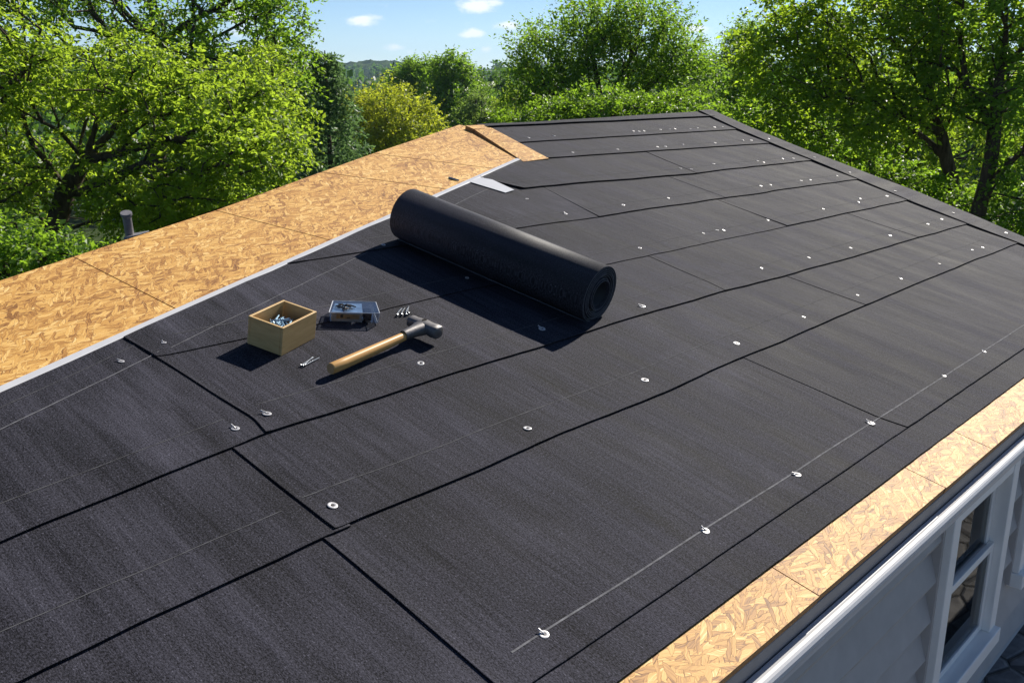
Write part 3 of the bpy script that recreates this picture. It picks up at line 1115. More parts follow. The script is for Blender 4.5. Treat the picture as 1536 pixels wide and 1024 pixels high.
    tree('leafy_shrub', 'long green shrub mass along the far side of the right rake',
         [[(1330, 400, 11.5), (1330, 360, 11.5), (1335, 320, 11.5)]],
         [(1180, 205, 13.5, 70, .8, 30, 60), (1290, 260, 12.6, 90, .8, 36, 80), (1400, 300, 12, 80, .8, 42, 60), (1500, 330, 11, 80, .7, 42, 60), (1120, 180, 14.5, 50, .7, 24, 35)],
         .05, LM['green'], 64, leaf=.058, K=5, n=12, Lt=.36, category='shrub', shell=.3)


build_trees()


def build_far_wood():
    """hundreds of far crowns that read as one wood"""
    rng = np.random.default_rng(77)
    Vs, Ts = [], []
    off = 0
    for i in range(620):
        D = 62 + 640 * rng.random() ** 1.6
        px = rng.uniform(-500, 2050)
        p = at(px, 98, D)
        gz = ground_z(p.x, p.y)
        if (D < 75 and 520 < px < 800) or (D < 330 and 470 < px < 580):
            continue
        h = rng.uniform(7, 11) * (1 if D < 300 else 1.2)
        r = h * rng.uniform(.32, .5)
        n = 620 if D < 130 else (360 if D < 250 else 110)
        sz = r * (.11 if D < 130 else (.16 if D < 250 else .32))
        v = norm(rng.normal(0, 1, (n, 3)))
        c = np.array([p.x, p.y, gz + h * .62])
        q = c + v * np.array([r, r, h * .42]) * rng.uniform(.75, 1.05, (n, 1)) * (1 + .25 * np.sin(v[:, :1] * 7 + i) * np.cos(v[:, 1:2] * 5))
        d = norm(rng.normal(0, 1, (n, 3)))
        w = norm(np.cross(d, v + rng.normal(0, .5, (n, 3))))
        V = np.stack([q - d * sz, q + w * sz * .6, q + d * sz, q - w * sz * .6], axis=1).reshape(-1, 3)
        b = np.arange(n)[:, None] * 4 + off
        Ts.append(np.concatenate([b + np.array([[0, 1, 2]]), b + np.array([[0, 2, 3]])], axis=1).reshape(-1, 3))
        Vs.append(V)
        off += len(V)
    o = np_mesh('distant_wood', np.concatenate(Vs), np.concatenate(Ts), LM['deep'])
    tag(o, 'far-off mixed wood running back to the hills behind the nearer trees', 'wood', kind='stuff')


build_far_wood()

# ------------------------------------------------------------------ the house
WALL_Y = .80
EAVE_V = .632
HOUSE = empty('house', (2.4, 2.0, FRONT_Z), 'grey lap-sided house with a half-felted low roof and white gutter', 'house')


def interp(x, xs, ys):
    return float(np.interp(x, xs, ys))


def ext(xs, ys):
    """course line with linear extrapolation to the left"""
    k = (ys[1] - ys[0]) / (xs[1] - xs[0])
    return lambda u: ys[0] + (u - xs[0]) * k if u < xs[0] else interp(u, xs, ys)


ULEFT = -.5
lines = {
    'eave': lambda u: .727,
    'lap': lambda u: .802,
    'A': ext([.83, 2.2, 3.5, 4.6], [1.243, 1.243, 1.25, 1.238]),
    'Aleft': ext([.367, .86], [1.212, 1.237]),
    'B': ext([.93, 1.8, 2.6, 2.92, 4.7], [1.562, 1.565, 1.552, 1.530, 1.482]),
    'Bleft': ext([.427, .94], [1.497, 1.562]),
    'C': ext([.5, .914, 1.14, 1.44, 1.81, 2.42, 3.57, 4.8], [1.95, 1.94, 1.932, 1.915, 1.924, 1.881, 1.842, 1.803]),
    'L1': ext([1.3, 2.366, 3.51, 4.9], [2.29, 2.252, 2.195, 2.115]),
    'L2': ext([2.2, 2.73, 3.85, 5.0], [2.612, 2.594, 2.49, 2.437]),
    'L3': ext([3.0, 3.264, 5.1], [2.91, 2.896, 2.757]),
    'L4': ext([3.3, 3.45, 5.2], [3.138, 3.131, 3.04]),
    'L5': ext([3.39, 3.52, 5.35], [3.40, 3.395, 3.313]),
    'ridge': lambda u: 3.452,
}
RIN = [(.64, 4.33), (1.241, 4.55), (1.491, 4.606), (1.797, 4.686), (2.127, 4.812), (2.437, 4.919), (2.781, 5.038), (3.057, 5.139), (3.44, 5.33)]
ROUT = [(.64, 4.50), (1.241, 4.712), (1.491, 4.82), (1.865, 4.975), (2.127, 5.045), (2.504, 5.14), (2.781, 5.225), (3.057, 5.325), (3.44, 5.50)]


def rin(v):
    return interp(v, [p[0] for p in RIN], [p[1] for p in RIN])


def rout(v):
    return interp(v, [p[0] for p in ROUT], [p[1] for p in ROUT])


def white_u(v):
    return .6 + (v - 1.95) / .3874


SHEETS = []


def sheet_w(t, s_m, u, v, dl, lift=.0085):
    w = .0022 + lift * max(0.0, 1 - t * 1.15) ** 2 + dl * math.exp(-s_m / .012)
    damp = (.12 + .88 * smooth01((v - .78) / .3)) * (1 - .75 * smooth01((v - 2.3) / .7))
    w += damp * .0058 * (mnoise.noise(Vector((u * 3.1, v * 1.1, 2.0))) + .6) + damp * .0021 * (mnoise.noise(Vector((u * 11, v * 2.2, 7.0))) + .6)
    return w


def felt_sheet(bottom, top, uL, uR, dl=.0, over=.07, step=.03, lift=.006, thick=.0029, cut=None, name='felt_sheet'):
    """one strip of felt between two course lines; uL / uR are functions of v"""
    fb, ft = lines[bottom], lines[top]
    # solve the side boundaries at bottom and top
    def solve(f, side):
        u = side(1.5)
        for _ in range(12):
            u = side(f(u))
        return u
    ftop = lambda u: ft(u) + over
    ub0, ub1 = solve(fb, uL), solve(fb, uR)
    ut0, ut1 = solve(ftop, uL), solve(ftop, uR)
    nu = max(4, int(max(ub1 - ub0, ut1 - ut0) / step))
    nv = 16
    wid = max(ub1 - ub0, ut1 - ut0) * S
    ss = sorted(set([i / nu for i in range(nu + 1)] + [q / wid for q in (.004, .01, .018, .03) if q / wid < 1] + [1 - q / wid for q in (.012, .025) if q / wid < 1]))
    nu = len(ss) - 1
    mb = MB()
    G = [[None] * (nv + 1) for _ in range(nu + 1)]
    UVg = [[None] * (nv + 1) for _ in range(nu + 1)]
    info = []
    for i in range(nu + 1):
        s = ss[i]
        for j in range(nv + 1):
            t = (j / nv) ** 1.9
            va = fb(ub0) * (1 - t) + ftop(ut0) * t
            vb = fb(ub1) * (1 - t) + ftop(ut1) * t
            ua, ub = uL(va), uR(vb)
            for _ in range(8):
                ua = uL(fb(ua) * (1 - t) + ftop(ua) * t)
                ub = uR(fb(ub) * (1 - t) + ftop(ub) * t)
            u = ua + (ub - ua) * s
            v = fb(u) * (1 - t) + ftop(u) * t
            if j == 0:
                v += (.0005 if bottom in ('eave', 'lap') else (.0026 if bottom in ('A', 'B', 'Aleft', 'Bleft') else .0012)) * mnoise.noise(Vector((u * 3.0, 5.0, 1.0))) + .0012 * mnoise.noise(Vector((u * 17.0, 5.0, 1.0)))
            uu = u
            if i == 0:
                uu += .0022 * mnoise.noise(Vector((v * 9.0, 1.0, 4.0)))
            sm = (u - ua) * S
            sr = (ub - u) * S
            G[i][j] = RP(uu, v, sheet_w(t, sm, u, v, dl, lift) - (.0016 * max(0, 1 - sr / .05)))
            UVg[i][j] = (uu * S, v * S)
    for i in range(nu):
        for j in range(nv):
            mb.face([G[i][j], G[i + 1][j], G[i + 1][j + 1], G[i][j + 1]], [UVg[i][j], UVg[i + 1][j], UVg[i + 1][j + 1], UVg[i][j + 1]], 0)
    dn = ND * -thick

    def skirt(a, b_):
        mb.face([a, b_, b_ + dn, a + dn], None, 1)
    for i in range(nu):
        skirt(G[i][0], G[i + 1][0])
        # turned-under lower lip so the lifted edge has an underside
        a, b_ = G[i][0] + dn, G[i + 1][0] + dn
        c, d = G[i + 1][2] + dn * .5, G[i][2] + dn * .5
        mb.face([a, b_, c, d], None, 1)
    for j in range(nv):
        skirt(G[0][j], G[0][j + 1])
        skirt(G[nu][j], G[nu][j + 1])
    o = mb.build(name, [M['felt'], M['felt_edge']], HOUSE, smooth=False)
    me = o.data
    me.polygons.foreach_set('use_smooth', [p.material_index == 0 for p in me.polygons])
    SHEETS.append(dict(o=o, fb=fb, ft=ftop, uL=uL, uR=uR, dl=dl, lift=lift))
    return o


def const(x):
    return lambda v: x


def seam(pts):
    vs = [p[1] for p in pts]
    us = [p[0] for p in pts]
    if vs[0] > vs[-1]:
        vs, us = vs[::-1], us[::-1]
    return lambda v: interp(v, vs, us)


UNDER = .03


def plus(f, d):
    return lambda v: f(v) + d


rake_r = plus(rin, .05)
# starter strip along the eave, then the courses from the eave up
felt_sheet('eave', 'lap', const(ULEFT), rake_r, lift=.002, over=.07)
s1, s2 = seam([(.8335, 1.24), (.834, .80)]), seam([(2.205, 1.235), (2.231, .872), (2.252, .80)])
felt_sheet('lap', 'Aleft', const(ULEFT), plus(s1, UNDER), lift=.004)
felt_sheet('lap', 'A', s1, plus(s2, UNDER), dl=.0034, lift=.004)
felt_sheet('lap', 'A', s2, rake_r, dl=.0008, lift=.005, thick=.0035)
s3 = seam([(.858, 1.57), (.862, 1.24)])
s3b = seam([(2.967, 1.56), (2.985, 1.2)])
felt_sheet('Aleft', 'Bleft', const(ULEFT), plus(s3, UNDER), lift=.006)
felt_sheet('A', 'B', s3, plus(s3b, UNDER), dl=.0034, lift=.006)
felt_sheet('A', 'B', s3b, rake_r, dl=.0012, lift=.006)
s4, s5 = seam([(.898, 2.05), (.914, 1.94), (.946, 1.62), (.936, 1.56)]), seam([(2.640, 1.95), (2.618, 1.62), (2.603, 1.55)])
felt_sheet('Bleft', 'C', plus(white_u, .018), plus(s4, UNDER), lift=.006, over=.12)
felt_sheet('B', 'C', s4, plus(s5, UNDER), dl=.0034, lift=.006, thick=.0032)
s6 = seam([(4.072, 1.9), (4.06, 1.48)])
felt_sheet('B', 'C', s5, plus(s6, UNDER), dl=.0008, lift=.006, thick=.003)
felt_sheet('B', 'C', s6, rake_r, dl=.0012, lift=.006)
s7 = seam([(3.575, 2.25), (3.548, 1.842)])
felt_sheet('C', 'L1', lambda v: max(white_u(v) + .018, s4(v)), plus(s7, UNDER), lift=.003, thick=.0022, dl=.002)
felt_sheet('C', 'L1', s7, rake_r, dl=.0008, lift=.006, thick=.003)
s8 = seam([(3.66, 2.55), (3.63, 2.19)])
s8b = seam([(2.90, 2.66), (2.805, 2.22)])
felt_sheet('L1', 'L2', plus(white_u, .018), plus(s8b, UNDER), lift=.004, over=.17, thick=.003)
felt_sheet('L1', 'L2', s8b, plus(s8, UNDER), dl=.0006, lift=.006, thick=.003)
felt_sheet('L1', 'L2', s8, rake_r, dl=.0006, lift=.006, thick=.003)
s9 = seam([(3.96, 2.9), (3.86, 2.5)])
felt_sheet('L2', 'L3', lambda v: max(white_u(v) + .018, 2.705 + (2.745 - v) * .42), plus(s9, UNDER), lift=.008, dl=.004)
felt_sheet('L2', 'L3', s9, rake_r, dl=.002, lift=.007, thick=.0035)
strip_r = seam([(3.262, 2.887), (3.387, 3.383)])
felt_sheet('L3', 'L4', plus(strip_r, -.01), rake_r, lift=.007, thick=.0035)
felt_sheet('L4', 'L5', plus(strip_r, -.01), rake_r, lift=.007, thick=.0035)
felt_sheet('L5', 'ridge', lambda v: 3.39 + (3.45 - v) * .15, rake_r, lift=.012, over=0.0, thick=.006)


def roof_w(u, v):
    """height of the felt surface at a point and the sheet that lies on top there"""
    best = None
    for sh in SHEETS:
        b, t = sh['fb'](u), sh['ft'](u)
        if b <= v <= t and sh['uL'](v) <= u <= sh['uR'](v):
            tt = (v - b) / (t - b)
            w = sheet_w(tt, (u - sh['uL'](v)) * S, u, v, sh['dl'], sh['lift'])
            if best is None or w > best[0]:
                best = (w, sh['o'])
    return best if best else (.004, SHEETS[0]['o'])


def rake_cap():
    """felt cap folded over the right-hand rake"""
    mb = MB()
    n = 60
    rows = []
    for i in range(n + 1):
        v = .66 + (3.452 - .66) * i / n
        a, b_ = rin(v), rout(v)
        row = []
        for k, f in enumerate((0, .12, .4, .7, .93, 1.0)):
            u = a + (b_ - a) * f + (.003 * mnoise.noise(Vector((v * 6, 2, 2))) if k == 0 else 0)
            w = .012 + .003 * mnoise.noise(Vector((u * 4, v * 3, 5))) + (.004 if k == 0 else 0) - (.004 if k == 5 else 0)
            row.append((RP(u, v, w), (v * S, u * S)))
        u = b_ + .004
        row.append((RP(u, v, -.10), (v * S, u * S + .1)))
        rows.append(row)
    for i in range(n):
        for k in range(6):
            q = (rows[i][k], rows[i][k + 1], rows[i + 1][k + 1], rows[i + 1][k])
            mb.face([x[0] for x in q], [x[1] for x in q], 0)
        a, b_ = rows[i][0][0], rows[i + 1][0][0]
        mb.face([a, b_, b_ - ND * .008, a - ND * .008], None, 1)
    o = mb.build('rake_cap', [M['felt'], M['felt_edge']], HOUSE)
    o.data.polygons.foreach_set('use_smooth', [p.material_index == 0 for p in o.data.polygons])
    return o


RAKE = rake_cap()


def ribbon(name, pts, width, mat, parent, lift=.0008):
    """thin line lying on the felt: pts in (u, v)"""
    mb = MB()
    P = []
    for (u, v) in pts:
        w, _ = roof_w(u, v)
        P.append((u, v, w + lift))
    for i in range(len(P) - 1):
        a, b_ = P[i], P[i + 1]
        d = Vector((b_[0] - a[0], b_[1] - a[1]))
        nn = Vector((-d.y, d.x)).normalized() * (width / 2 / S)
        mb.face([RP(a[0] - nn.x, a[1] - nn.y, a[2]), RP(b_[0] - nn.x, b_[1] - nn.y, b_[2]), RP(b_[0] + nn.x, b_[1] + nn.y, b_[2]), RP(a[0] + nn.x, a[1] + nn.y, a[2])])
    if mb.f:
        return mb.build(name, mat, parent, merge=False)


def line_pts(f, u0, u1, step=.03, wob=.0015):
    n = max(2, int((u1 - u0) / step))
    return [(u0 + (u1 - u0) * i / n, f(u0 + (u1 - u0) * i / n) + wob * mnoise.noise(Vector((i * .13, u0, 4)))) for i in range(n + 1)]


def marks():
    def sheet_at(u, v):
        return roof_w(u, v)[1]
    ribbon('chalk_line', line_pts(lambda u: .858 + .004 * u, .90, 4.2), .0045, M['chalk'], sheet_at(1.5, .9))
    for nm, off, u0, u1, wd in (('A', .105, .87, 4.4, .0028), ('Aleft', .10, 0, .82, .0022), ('B', .10, .98, 4.5, .0028), ('Bleft', .09, 0, .9, .0022),
                                ('C', .085, 1.0, 4.65, .003), ('L1', .085, 1.75, 4.75, .003), ('L2', .08, 2.55, 4.9, .003), ('L3', .075, 3.3, 5.0, .003),
                                ('L4', .07, 3.4, 5.05, .003)):
        f = lines[nm]
        ribbon('lap_line', line_pts(lambda u, f=f: f(u) + off, u0, u1), wd, M['lap'], sheet_at((u0 + u1) / 2, f((u0 + u1) / 2) + off))
    ribbon('chalk_line', line_pts(lambda u: white_line_v(u) - .118, .0, .93), .003, M['chalk'], sheet_at(.6, 1.8))
    ribbon('chalk_line', line_pts(lambda u: white_line_v(u) - .125, .96, 1.75), .0026, M['chalk'], sheet_at(1.2, 2.0))
    ribbon('chalk_line', line_pts(lambda u: white_line_v(u) - .10, 2.3, 2.75), .0026, M['chalk'], sheet_at(2.5, 2.6))
    ribbon('chalk_line', line_pts(lambda u: white_line_v(u) - .055, .2, .9), .002, M['lap'], sheet_at(.6, 1.85))


def white_line_v(u):
    return 1.95 + (u - .6) * .3874


marks()


# cap nails
def cap_mesh():
    mb = MB()
    n = 20
    prof = [(.0135, .0002), (.0130, .0014), (.0105, .0020), (.0062, .0016), (.0052, .0010)]
    rings = [[Vector((r * math.cos(2 * math.pi * k / n), r * math.sin(2 * math.pi * k / n), z)) for k in range(n)] for r, z in prof]
    for i in range(len(rings) - 1):
        for k in range(n):
            mb.face([rings[i][k], rings[i][(k + 1) % n], rings[i + 1][(k + 1) % n], rings[i + 1][k]], None, 0)
    mb.face(rings[-1], None, 1)
    head = [Vector((.0030 * math.cos(2 * math.pi * k / 8) + .001, .0030 * math.sin(2 * math.pi * k / 8), .0028)) for k in range(8)]
    mb.prism(head, (0, 0, -.002), 1)
    o = mb.build('cap_nail', [M['cap'], M['nailhead']], smooth=False)
    # a short bent shank beside the washer
    return o


def bent_cap_mesh():
    mb = MB()
    n = 20
    prof = [(.0135, .0002), (.0130, .0014), (.0105, .0020), (.0062, .0016), (.0052, .0010)]
    rings = [[Vector((r * math.cos(2 * math.pi * k / n), r * math.sin(2 * math.pi * k / n), z)) for k in range(n)] for r, z in prof]
    for i in range(len(rings) - 1):
        for k in range(n):
            mb.face([rings[i][k], rings[i][(k + 1) % n], rings[i + 1][(k + 1) % n], rings[i + 1][k]], None, 0)
    mb.face(rings[-1], None, 1)
    tube(mb, [(0, 0, .001), (-.002, .004, .004), (-.005, .011, .006), (-.007, .017, .007)], [.0020, .0022, .0022, .0026], 6, 0)
    return mb.build('cap_nail', [M['cap'], M['nailhead']])


CAPS = [(.959, 1.993), (.844, 1.957), (.897, 1.604), (.978, 1.62), (.9, 1.299), (1.404, 1.297), (1.842, 1.307), (2.266, 1.303), (2.661, 1.303),
        (3.048, 1.305), (3.404, 1.302), (3.778, 1.301), (4.16, 1.306), (4.264, 1.297), (2.941, 1.612), (3.249, 1.59), (3.564, 1.572), (3.935, 1.57),
        (4.354, 1.571), (4.54, 1.577), (.969, .858), (1.427, .859), (1.783, .856), (2.179, .866), (2.673, .869), (3.001, .867), (2.222, 1.597),
        (1.403, 1.638), (2.698, 2.302), (3.028, 2.286), (3.333, 2.281), (3.167, 1.936), (2.667, 1.935), (3.068, 1.935), (3.197, 1.925), (3.534, 1.923),
        (3.991, 1.904), (4.334, 1.895), (4.64, 1.888), (4.407, 1.922), (4.016, 2.235), (4.091, 2.226), (4.374, 2.216), (4.452, 2.207), (4.73, 2.197),
        (3.848, 2.571), (3.89, 2.539), (4.129, 2.566), (4.493, 2.531), (4.504, 2.498), (4.737, 2.516), (4.82, 2.497), (3.799, 2.911), (4.1, 2.887),
        (4.166, 2.882), (4.331, 2.886), (4.601, 2.857), (4.886, 2.851), (4.954, 2.837), (4.267, 3.166), (4.301, 3.153), (4.345, 3.152), (4.499, 3.151),
        (4.577, 3.143), (4.63, 3.144), (4.749, 3.119), (4.837, 3.128), (4.999, 3.114), (5.08, 3.11), (3.456, 3.189), (3.641, 3.188), (3.481, 2.931),
        (2.689, 2.489), (2.707, 2.751), (1.975, 2.112), (1.828, 2.292), (1.891, 1.989), (1.827, 1.636)]
CAPS_RAKE = [(5.122, 2.82), (5.001, 2.466), (4.901, 2.208), (4.725, 1.592), (4.66, 1.326), (4.80, 1.915)]


def place_caps():
    rnd = random.Random(4)
    protos = [cap_mesh(), bent_cap_mesh()]
    used = [False, False]
    for i, (u, v) in enumerate(CAPS + CAPS_RAKE):
        rake = i >= len(CAPS)
        w, sh = (.014, RAKE) if rake else roof_w(u, v)
        k = 1 if (i in (2, 20, 21, 22, 23, 24, 25, 1) or rnd.random() < .25) else 0
        if not used[k]:
            o = protos[k]
            used[k] = True
        else:
            o = protos[k].copy()
            o.parent = None
            C.objects.link(o)
        rot = Matrix((UD, VD, ND)).transposed().to_4x4()
        tilt = Euler((rnd.uniform(-.12, .12), rnd.uniform(-.12, .12), rnd.uniform(-.5, .5) if k else rnd.uniform(0, 6))).to_matrix().to_4x4()
        o.matrix_basis = Matrix.Translation(RP(u, v, w + .0008)) @ rot @ tilt @ Matrix.Scale(rnd.uniform(.82, 1.0) * (.66 if u > 2.4 or v > 1.7 else .92), 4)
        attach(o, sh)


place_caps()


# decking
def uv_main(p):
    d = Vector(p) - O1
    return (d.dot(UD), d.dot(VD))


def uv_left(p):
    d = Vector(p) - W0
    return (d.dot(E1) + 5, d.dot(E2) + 5)


def osb_panel(poly, n, uvf, thick=.014, name='osb_panel'):
    mb = MB()
    mb.prism(poly, n * -thick, 0, 1, uvf)
    return mb.build(name, [M['osb'], M['osb_edge']], HOUSE, bevel=0)


g = .0014
ev = [ULEFT, .20, 1.448, 2.055, 2.36, 3.1, 3.9]
for i in range(len(ev)):
    a = ev[i] + g
    b0 = ev[i + 1] - g if i + 1 < len(ev) else rout(.64) - .01
    b1 = ev[i + 1] - g if i + 1 < len(ev) else rout(.9) - .01
    ed = EAVE_V + random.Random(i).uniform(-.0009, .0009)
    osb_panel([RP(a, ed), RP(b0, ed), RP(b1, .95), RP(a, .95)], ND, uv_main, .019)
mb = MB()
mb.prism([RP(ULEFT, .953, -.001), RP(rout(.953) - .01, .953, -.001), RP(rout(1.8) - .01, 1.8, -.001), RP(rout(2.6) - .01, 2.6, -.001), RP(5.48, 3.445, -.001), RP(3.30, 3.445, -.001),
          RP(3.26, 2.95, -.001), RP(3.112, 2.923, -.001), RP(ULEFT, white_line_v(ULEFT), -.001)], ND * -.014, 0, 1, uv_main)
mb.build('roof_deck', [M['osb'], M['osb_edge']], HOUSE)

# bare left deck: panels between the seams seen in the photo
seams_l = [((-1.6, .560), (-1.55, -.02)), ((-.5, .558), (-.55, -.02)), ((.784, .553), (.64, -.02)), ((1.504, .550), (1.51, -.02)), ((2.311, .585), (2.525, -.02)), ((2.835, .605), (3.085, -.02)), ((3.915, .620), (3.50, -.02))]
for i in range(1, len(seams_l)):
    (a1, b1), (a0, b0) = seams_l[i - 1]
    (c1, d1), (c0, d0) = seams_l[i]
    gg = .0024 if i < 4 else .0042
    poly = [LP(a0 + gg, b0), LP(c0 - gg, d0)]
    if i == len(seams_l) - 1:
        poly.append(LP(3.90, .475))
    poly += [LP(c1 - gg, d1), LP(a1 + gg, b1)]
    osb_panel(poly, N2, uv_left, .015)

# raised closure board at the end of the felt, below the ridge
mb = MB()
mb.prism([RP(3.094, 2.886, .006), RP(3.258, 2.884, .010), RP(3.392, 3.375, .010), RP(3.284, 3.385, .003)], ND * -.06, 0, 1, uv_main)
mb.build('closure_board', [M['osb'], M['osb_edge']], HOUSE)
mb = MB()
mb.prism([RP(3.283, 3.389, .006), RP(3.40, 3.380, .006), RP(3.41, 3.452, .004), RP(3.292, 3.456, .004)], ND * -.05, 0, 1, uv_main)
mb.build('closure_board', [M['osb'], M['osb_edge']], HOUSE)

# white drip edge along the fold and the white membrane tab
mb = MB()
n = 60
for i in range(n):
    for (a, b_, w0_, w1_) in ((-.010, .0, .0035, .0055), (.0, .022, .0055, .0048)):
        def pt(k, q, w):
            s = -1.2 + (3.37 + 1.2) * k / n
            wav = .0012 * mnoise.noise(Vector((s * 3, q * 40, 2)))
            return LP(s, q, w + wav) if q > 0 else (W0 + E1 * s + _p * q + ND * (w + wav))
        mb.face([pt(i, a, w0_), pt(i + 1, a, w0_), pt(i + 1, b_, w1_), pt(i, b_, w1_)])
mb.build('drip_edge', M['white_metal'], HOUSE)
mb = MB()
mb.prism([RP(2.609, 2.722, .010), RP(2.652, 2.568, .010), RP(2.716, 2.583, .0105), RP(2.724, 2.712, .012), RP(2.692, 2.750, .012)], ND * -.0015, 0, 0)
mb.build('membrane_tab', M['white_metal'], HOUSE)

# fascia, gutter
ey = RP(0, EAVE_V).y
ez = RP(0, EAVE_V, -.019).z
XL, XR = ULEFT * S, 4.36 * S
mb = MB()
mb.box((XL, ey + .004, ez - .085), (XR - XL, 0, 0), (0, .02, 0), (0, 0, .083))
mb.build('fascia', M['fascia'], HOUSE, bevel=.002)
GZ = CAM_Z - 1.166
mb = MB()
prof = [(.0, .0), (-.008, .004), (-.016, .004), (-.021, .001), (-.025, -.005), (-.026, -.013), (-.024, -.021), (-.020, -.028), (-.019, -.040), (-.012, -.047), (.0, -.049), (.036, -.049), (.036, -.035), (.012, -.03), (.012, .0)]
gy = WALL_Y - .040
for k in range(len(prof)):
    a, b_ = prof[k], prof[(k + 1) % len(prof)]
    mb.face([(XL, gy + a[0], GZ + a[1]), (XR, gy + a[0], GZ + a[1]), (XR, gy + b_[0], GZ + b_[1]), (XL, gy + b_[0], GZ + b_[1])])
mb.face([(XL, gy + a[0], GZ + a[1]) for a in prof])
mb.face([(XR, gy + a[0], GZ + a[1]) for a in prof])
mb.build('gutter', M['white_metal'], HOUSE, bevel=.001)

# front wall in lap siding with two window openings
K_ = 1.087
WIN = [(2.42 * K_ - .035, 3.045 * K_ - .125), (3.16 * K_ - .045, 3.80 * K_ - .045)]
WZ0, WZ1 = CAM_Z - 1.72 * K_, GZ - .03
WZ0b = CAM_Z - 1.62 * K_
LAP = .128


def siding_wall(name, p0, p1, outn, z0, z1, openings=()):
    """clapboards between two ground points; openings are (a, b, zlo, zhi) along the wall in metres"""
    p0, p1 = Vector(p0), Vector(p1)
    d = (p1 - p0)
    Lw = d.length
    d.normalize()
    outn = Vector(outn)
    mb = MB()
    z = z1
    while z > z0 - .001:
        zb = max(z - LAP, z0 - .02)
        cuts = [(0, Lw)]
        for (a, b_, lo, hi) in openings:
            if zb < hi - .002 and z > lo + .002:
                cuts = [c for (c0, c1) in cuts for c in ((c0, min(c1, a)), (max(c0, b_), c1)) if c[1] - c[0] > .01]
        for (a, b_) in cuts:
            A, B = p0 + d * a, p0 + d * b_
            t0, t1, t2 = outn * .002, outn * .034, outn * .024
            zc = zb + .022
            q = [A + t0 + Vector((0, 0, z)), B + t0 + Vector((0, 0, z)), B + t1 + Vector((0, 0, zc)), A + t1 + Vector((0, 0, zc))]
            mb.face(q)
            q2 = [A + t2 + Vector((0, 0, zb)), B + t2 + Vector((0, 0, zb))]
            mb.face([q[3], q[2], q2[1], q2[0]])
            q = [q[0], q[1], q2[1], q2[0]]
            mb.face([q[3], q[2], B + Vector((0, 0, zb)), A + Vector((0, 0, zb))])
            mb.face([q[0], q[3], A + Vector((0, 0, zb)), A + Vector((0, 0, z))])
            mb.face([q[1], q[2], B + Vector((0, 0, zb)), B + Vector((0, 0, z))])
        z -= LAP
    # backing sheet, with the openings left out
    xs = [0] + [v for o in openings for v in o[:2]] + [Lw]
    for i in range(len(xs) - 1):
        a, b_ = xs[i], xs[i + 1]
        op = [o for o in openings if abs(o[0] - a) < 1e-6 and abs(o[1] - b_) < 1e-6]
        spans = [(z0 - .4, z1)] if not op else [(z0 - .4, op[0][2]), (op[0][3], z1)]
        for (lo, hi) in spans:
            if hi - lo > .005:
                A, B = p0 + d * a, p0 + d * b_
                mb.face([A + Vector((0, 0, lo)), B + Vector((0, 0, lo)), B + Vector((0, 0, hi)), A + Vector((0, 0, hi))])
    return mb.build(name, M['siding'], HOUSE, merge=False)


for (a_, b_, lo) in ((WIN[0][0], WIN[0][1], WZ0), (WIN[1][0], WIN[1][1], WZ0b)):
    for x_ in (a_ - .016, b_):
        mb = MB()
        mb.box((x_, WALL_Y - .0365, lo + .01), (.016, 0, 0), (0, .036, 0), (0, 0, WZ1 - lo))
        mb.build('siding_trim', M['siding'], HOUSE)
ops = [(WIN[0][0] + .02 - XL, WIN[0][1] - .02 - XL, WZ0 + .02, WZ1 + .03), (WIN[1][0] + .02 - XL, WIN[1][1] - .02 - XL, WZ0b + .02, WZ1 + .03)]
siding_wall('wall', (XL, WALL_Y, 0), (XR, WALL_Y, 0), (0, -1, 0), FRONT_Z, GZ + .0, ops)
xr_top = RP(rout(3.4) - .1, 3.4)
siding_wall('wall', (XR, WALL_Y, 0), (xr_top.x, xr_top.y, 0), (.93, -.37, 0), 1.0, RP(0, .8).z - .1)
back = [LP(-1.6, .56), LP(3.89, .615), RP(5.4, 3.44)]
siding_wall('wall', (xr_top.x, xr_top.y, 0), (back[1].x, back[1].y, 0), (0, 1, 0), .6, RP(0, 1.6).z)
siding_wall('wall', (back[1].x, back[1].y, 0), (XL, back[0].y + .25, 0), (-.37, .93, 0), .6, RP(0, 1.0).z)
siding_wall('wall', (XL, back[0].y + .25, 0), (XL, WALL_Y, 0), (-1, 0, 0), .8, RP(0, .8).z - .1)
# hidden back slope falling away beyond the crest, felted
mb = MB()
bk = [(LP(-1.6, .558), Vector((-.3, .75, -.55))), (LP(3.91, .618), Vector((-.1, .8, -.55))), (RP(3.42, 3.448, -.002), Vector((.0, .8, -.55))), (RP(5.47, 3.448, -.002), Vector((.05, .8, -.55)))]
for i in range(3):
    a, da = bk[i]
    b_, db = bk[i + 1]
    a0, b0 = a - ND * .016, b_ - ND * .016
    mb.face([a0, b0, b0 + db, a0 + da], [(a0.x, a0.y), (b0.x, b0.y), (b0.x, b0.y + 1), (a0.x, a0.y + 1)])
mb.build('back_slope', M['felt'], HOUSE, merge=False)
# gable infill under the rake and left end
mb = MB()
pts = [(RP(rout(v) - .03, v, -.016)) for v in (.66, 1.5, 2.3, 3.44)]
for i in range(3):
    a, b_ = pts[i], pts[i + 1]
    mb.face([a, b_, Vector((b_.x, b_.y, 1.9)), Vector((a.x, a.y, 1.9))])
mb.build('gable_end', M['siding'], HOUSE, merge=False)
mb = MB()
a, b_ = RP(ULEFT, .64, -.016), RP(ULEFT, white_line_v(ULEFT), -.016)
mb.face([a, b_, Vector((b_.x, b_.y, 1.9)), Vector((a.x, a.y, 1.9))])
mb.build('gable_end', M['siding'], HOUSE, merge=False)
